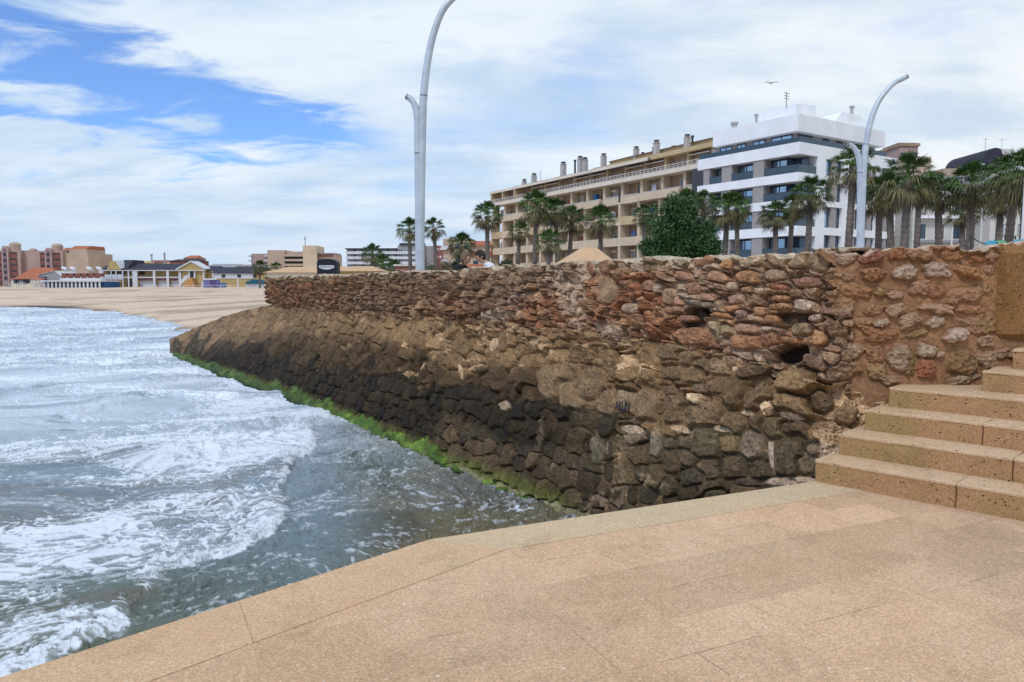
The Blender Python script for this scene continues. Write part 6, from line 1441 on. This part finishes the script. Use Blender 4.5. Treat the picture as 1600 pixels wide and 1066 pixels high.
# ------------------------------------------------------------------ two seated people
def skin_obj(name, nodes, edges, m, parent, sub=2, root=0):
    me = bpy.data.meshes.new(name); me.from_pydata([n_[0] for n_ in nodes], edges, []); o = link(name, me, m, parent)
    o.modifiers.new('skin', 'SKIN'); 
    for i, n_ in enumerate(nodes):
        sv = me.skin_vertices[0].data[i]; r_ = n_[1]; sv.radius = r_ if isinstance(r_, tuple) else (r_, r_); sv.use_root = (i == root)
    s_ = o.modifiers.new('sub', 'SUBSURF'); s_.levels = sub; s_.render_levels = sub
    for f_ in me.polygons: f_.use_smooth = True
    o.modifiers['skin'].use_smooth_shade = True
    return o
M_skin = mat('skin', (.50, .29, .21), .6, .05, 8, 0)
def person(loc, rz, lean, headyaw, headpitch, hairm, shirtm, trousm, label, hair_len, arm):
    e = empty('person', loc, rz, label, 'person')     # faces local +y, seated, seat at z=.45
    hip = Vector((0, 0, .53)); ch = hip+Vector((0, lean*.30, .30)); nk = hip+Vector((0, lean*.52, .50)); hd = nk+Vector((0, .03+lean*.10, .0))
    N_ = [(tuple(hip), (.15, .11)), (tuple(hip.lerp(ch, .6)), (.13, .10)), (tuple(ch), (.155, .11)), (tuple(nk), (.05, .05)), (tuple(hd), (.055, .065)), (tuple(hd+Vector((0, .015, .10))), (.075, .095)), (tuple(hd+Vector((0, .0, .17))), (.05, .065))]
    E_ = [(0, 1), (1, 2), (2, 3), (3, 4), (4, 5), (5, 6)]
    def add(p, r_, par_): N_.append((tuple(p), r_)); E_.append((par_, len(N_)-1)); return len(N_)-1
    hands = []
    for sgn in (-1, 1):
        sh_ = add(ch+Vector((sgn*.17, .0, .10)), .055, 2); el = add(ch+Vector((sgn*.23, .12, -.16)), .042, sh_)
        hp = ch+(Vector((sgn*.06, .30, arm)) if sgn > 0 else Vector((sgn*.12, .36, -.22))); wr = add(hp, .028, el); dirh = (hp-(ch+Vector((sgn*.23, .12, -.16)))).normalized()
        pl = add(hp+dirh*.055, (.038, .018), wr)
        for k in range(4):
            f0 = hp+dirh*.09+Vector(((k-1.5)*.02, 0, 0)); a_ = add(f0, .010, pl); L_ = (.030, .036, .033, .026)[k]; b_ = add(f0+dirh*L_+Vector((0, 0, -.006)), .009, a_); add(f0+dirh*L_*1.5+Vector((0, 0, -.025)), .008, b_)
        t_ = add(hp+dirh*.03+Vector((-sgn*.035, .0, .01)), .011, wr); add(hp+dirh*.065+Vector((-sgn*.05, 0, .0)), .009, t_)
        kn = None; th = add(Vector((sgn*.10, .08, .53)), .085, 0); kn = add(Vector((sgn*.13, .46, .55)), .062, th); an = add(Vector((sgn*.13, .44, .12)), .04, kn); ft = add(Vector((sgn*.13, .50, .05)), (.045, .04), an); add(Vector((sgn*.14, .62, .04)), (.045, .03), ft)
    body = skin_obj('body', N_, E_, M_skin, e)
    # face features as part of head group
    hc = hd+Vector((0, .015, .095)); Rm = Matrix.Rotation(headyaw, 3, 'Z') @ Matrix.Rotation(headpitch, 3, 'X')
    P_ = lambda x_, y_, z_: tuple(hc+Rm@Vector((x_, y_, z_)))
    bmh = bmesh.new(); bmesh.ops.create_uvsphere(bmh, u_segments=20, v_segments=14, radius=1)
    for v_ in bmh.verts:
        q_ = v_.co.copy(); x_, y_, z_ = q_.x*.076, q_.y*.095, q_.z*.118
        if z_ < 0: x_ *= 1+z_*2.2; y_ = y_*(1+z_*.8) if y_ < 0 else y_
        if y_ > .06 and abs(x_) < .022 and -.045 < z_ < .012: y_ += .020*(1-abs(x_)/.022)
        v_.co = hc+Rm@Vector((x_, y_, z_))
    for sgn in (-1, 1):
        bmesh.ops.create_uvsphere(bmh, u_segments=8, v_segments=6, radius=.02, matrix=Matrix.Translation(P_(sgn*.076, -.005, -.01)))
    me = bpy.data.meshes.new('head'); bmh.to_mesh(me); bmh.free(); [setattr(f_, 'use_smooth', True) for f_ in me.polygons]; link('head', me, M_skin, e)
    m = MB(); 
    for sgn in (-1, 1): m.lathe([(.001, -.007), (.011, -.003), (.011, .003), (.001, .007)], P_(sgn*.03, .088, .01), 8)
    m.build('eye', M_frame, e)
    m = MB(); m.add([P_(-.024, .092, -.058), P_(0, .098, -.055), P_(.024, .092, -.058), P_(0, .096, -.064)], [(0, 1, 2, 3)]); m.build('mouth', mat('lip', (.35, .13, .11), .6, 0, 1, 0), e)
    bmh = bmesh.new(); bmesh.ops.create_uvsphere(bmh, u_segments=32, v_segments=24, radius=1); rr_ = random.Random(3)
    for v_ in bmh.verts:
        q_ = v_.co; x_, y_, z_ = q_.x*.090, q_.y*.112-.006, q_.z*.132+.012
        if y_ > .045 and z_ < .055: y_ = .045+(y_-.045)*.1; 
        if z_ < -.02 and y_ > -.02: x_ *= .75; 
        if z_ < -.05 and y_ < -.02: z_ -= hair_len*min(1, (-.05-z_)/.05)
        k_ = 1+.10*(vn(np.array(q_.x*9+20), np.array(q_.z*9+q_.y*7+20), 5)-.5)
        v_.co = hc+Rm@(Vector((x_, y_, z_))*float(k_))
    me = bpy.data.meshes.new('hair'); bmh.to_mesh(me); bmh.free(); link('hair', me, hairm, e)
    # clothes: slightly larger skins over the same joints
    top_n = [(tuple(hip), (.175, .135)), (tuple(hip.lerp(ch, .6)), (.155, .125)), (tuple(ch), (.18, .135)), (tuple(ch.lerp(nk, .55)+Vector((0, 0, .01))), (.115, .10)), (tuple(nk+Vector((0, -.01, -.01))), (.07, .07))]; te = [(0, 1), (1, 2), (2, 3), (3, 4)]
    for sgn in (-1, 1):
        k = len(top_n); top_n += [(tuple(ch+Vector((sgn*.175, .0, .10))), .078), (tuple(ch+Vector((sgn*.215, .07, -.04))), .068)]; te += [(2, k), (k, k+1)]
        if shirtm.name.startswith('black'): top_n.append((tuple(ch+Vector((sgn*.235, .13, -.17))), .058)); te.append((k+1, k+2))
    skin_obj('shirt', top_n, te, shirtm, e)
    tn = [(tuple(hip+Vector((0, 0, .02))), (.165, .13))]; te = []
    for sgn in (-1, 1):
        k = len(tn); tn += [(tuple(Vector((sgn*.10, .08, .53))), .10), (tuple(Vector((sgn*.13, .46, .55))), .077), (tuple(Vector((sgn*.13, .44, .16))), .062)]; te += [(0, k), (k, k+1), (k+1, k+2)]
    skin_obj('trousers', tn, te, trousm, e)
    return e
zseat = .53
Dp = 15.3
M_blackc = mat('black_cloth', (.012, .012, .015), .9, .1, 4, 0); M_whitec = mat('white_cloth', (.68, .70, .74), .9, .05, 4, 0); M_hair1 = mat('brown_hair', (.16, .10, .06), .7, .3, 30, .4, 60); M_hair2 = mat('dark_hair', (.018, .012, .010), .6, .3, 30, .4, 60); M_jean = mat('jeans', (.05, .07, .12), .9, .1, 4, 0)
# heads: left (730,406) right (750,403)
def seat_person(px_, ptop, D, rz, lean, *args):
    zt_ = ZD(ptop, D); ly = lean*.64+.045; x_ = XD(px_, 405, D)+math.sin(rz)*ly; y_ = D-math.cos(rz)*ly
    zb_ = zt_-(.53+.50+.0+.095+.135*(1-.1*lean)); person((x_, y_, zb_), rz, lean, *args); return zb_-1.0
zl = seat_person(728, 393.5, Dp, R(-118), .25, R(10), R(-4), M_hair1, M_blackc, M_jean, 'person in black with brown hair sitting left, turned towards the one in white', .04, -.16)
zr_ = seat_person(750, 391, Dp-.1, R(102), .45, R(5), R(-24), M_hair2, M_whitec, M_jean, 'person in a white shirt with dark hair sitting right, head bent down', .0, -.15)
e = empty('promenade_bench', (XD(745, 410, Dp), Dp, 1), 0, 'stone bench under the two seated people behind the wall', 'bench')
hb = .45+min(zl, zr_); m = MB(); m.box(-.75, .75, -.35, .3, hb-.1, hb); m.build('seat', M_offw, e)
for s_ in (-.6, .6): m = MB(); m.box(s_-.08, s_+.08, -.25, .2, 0, hb-.102); m.build('leg', M_offw, e)
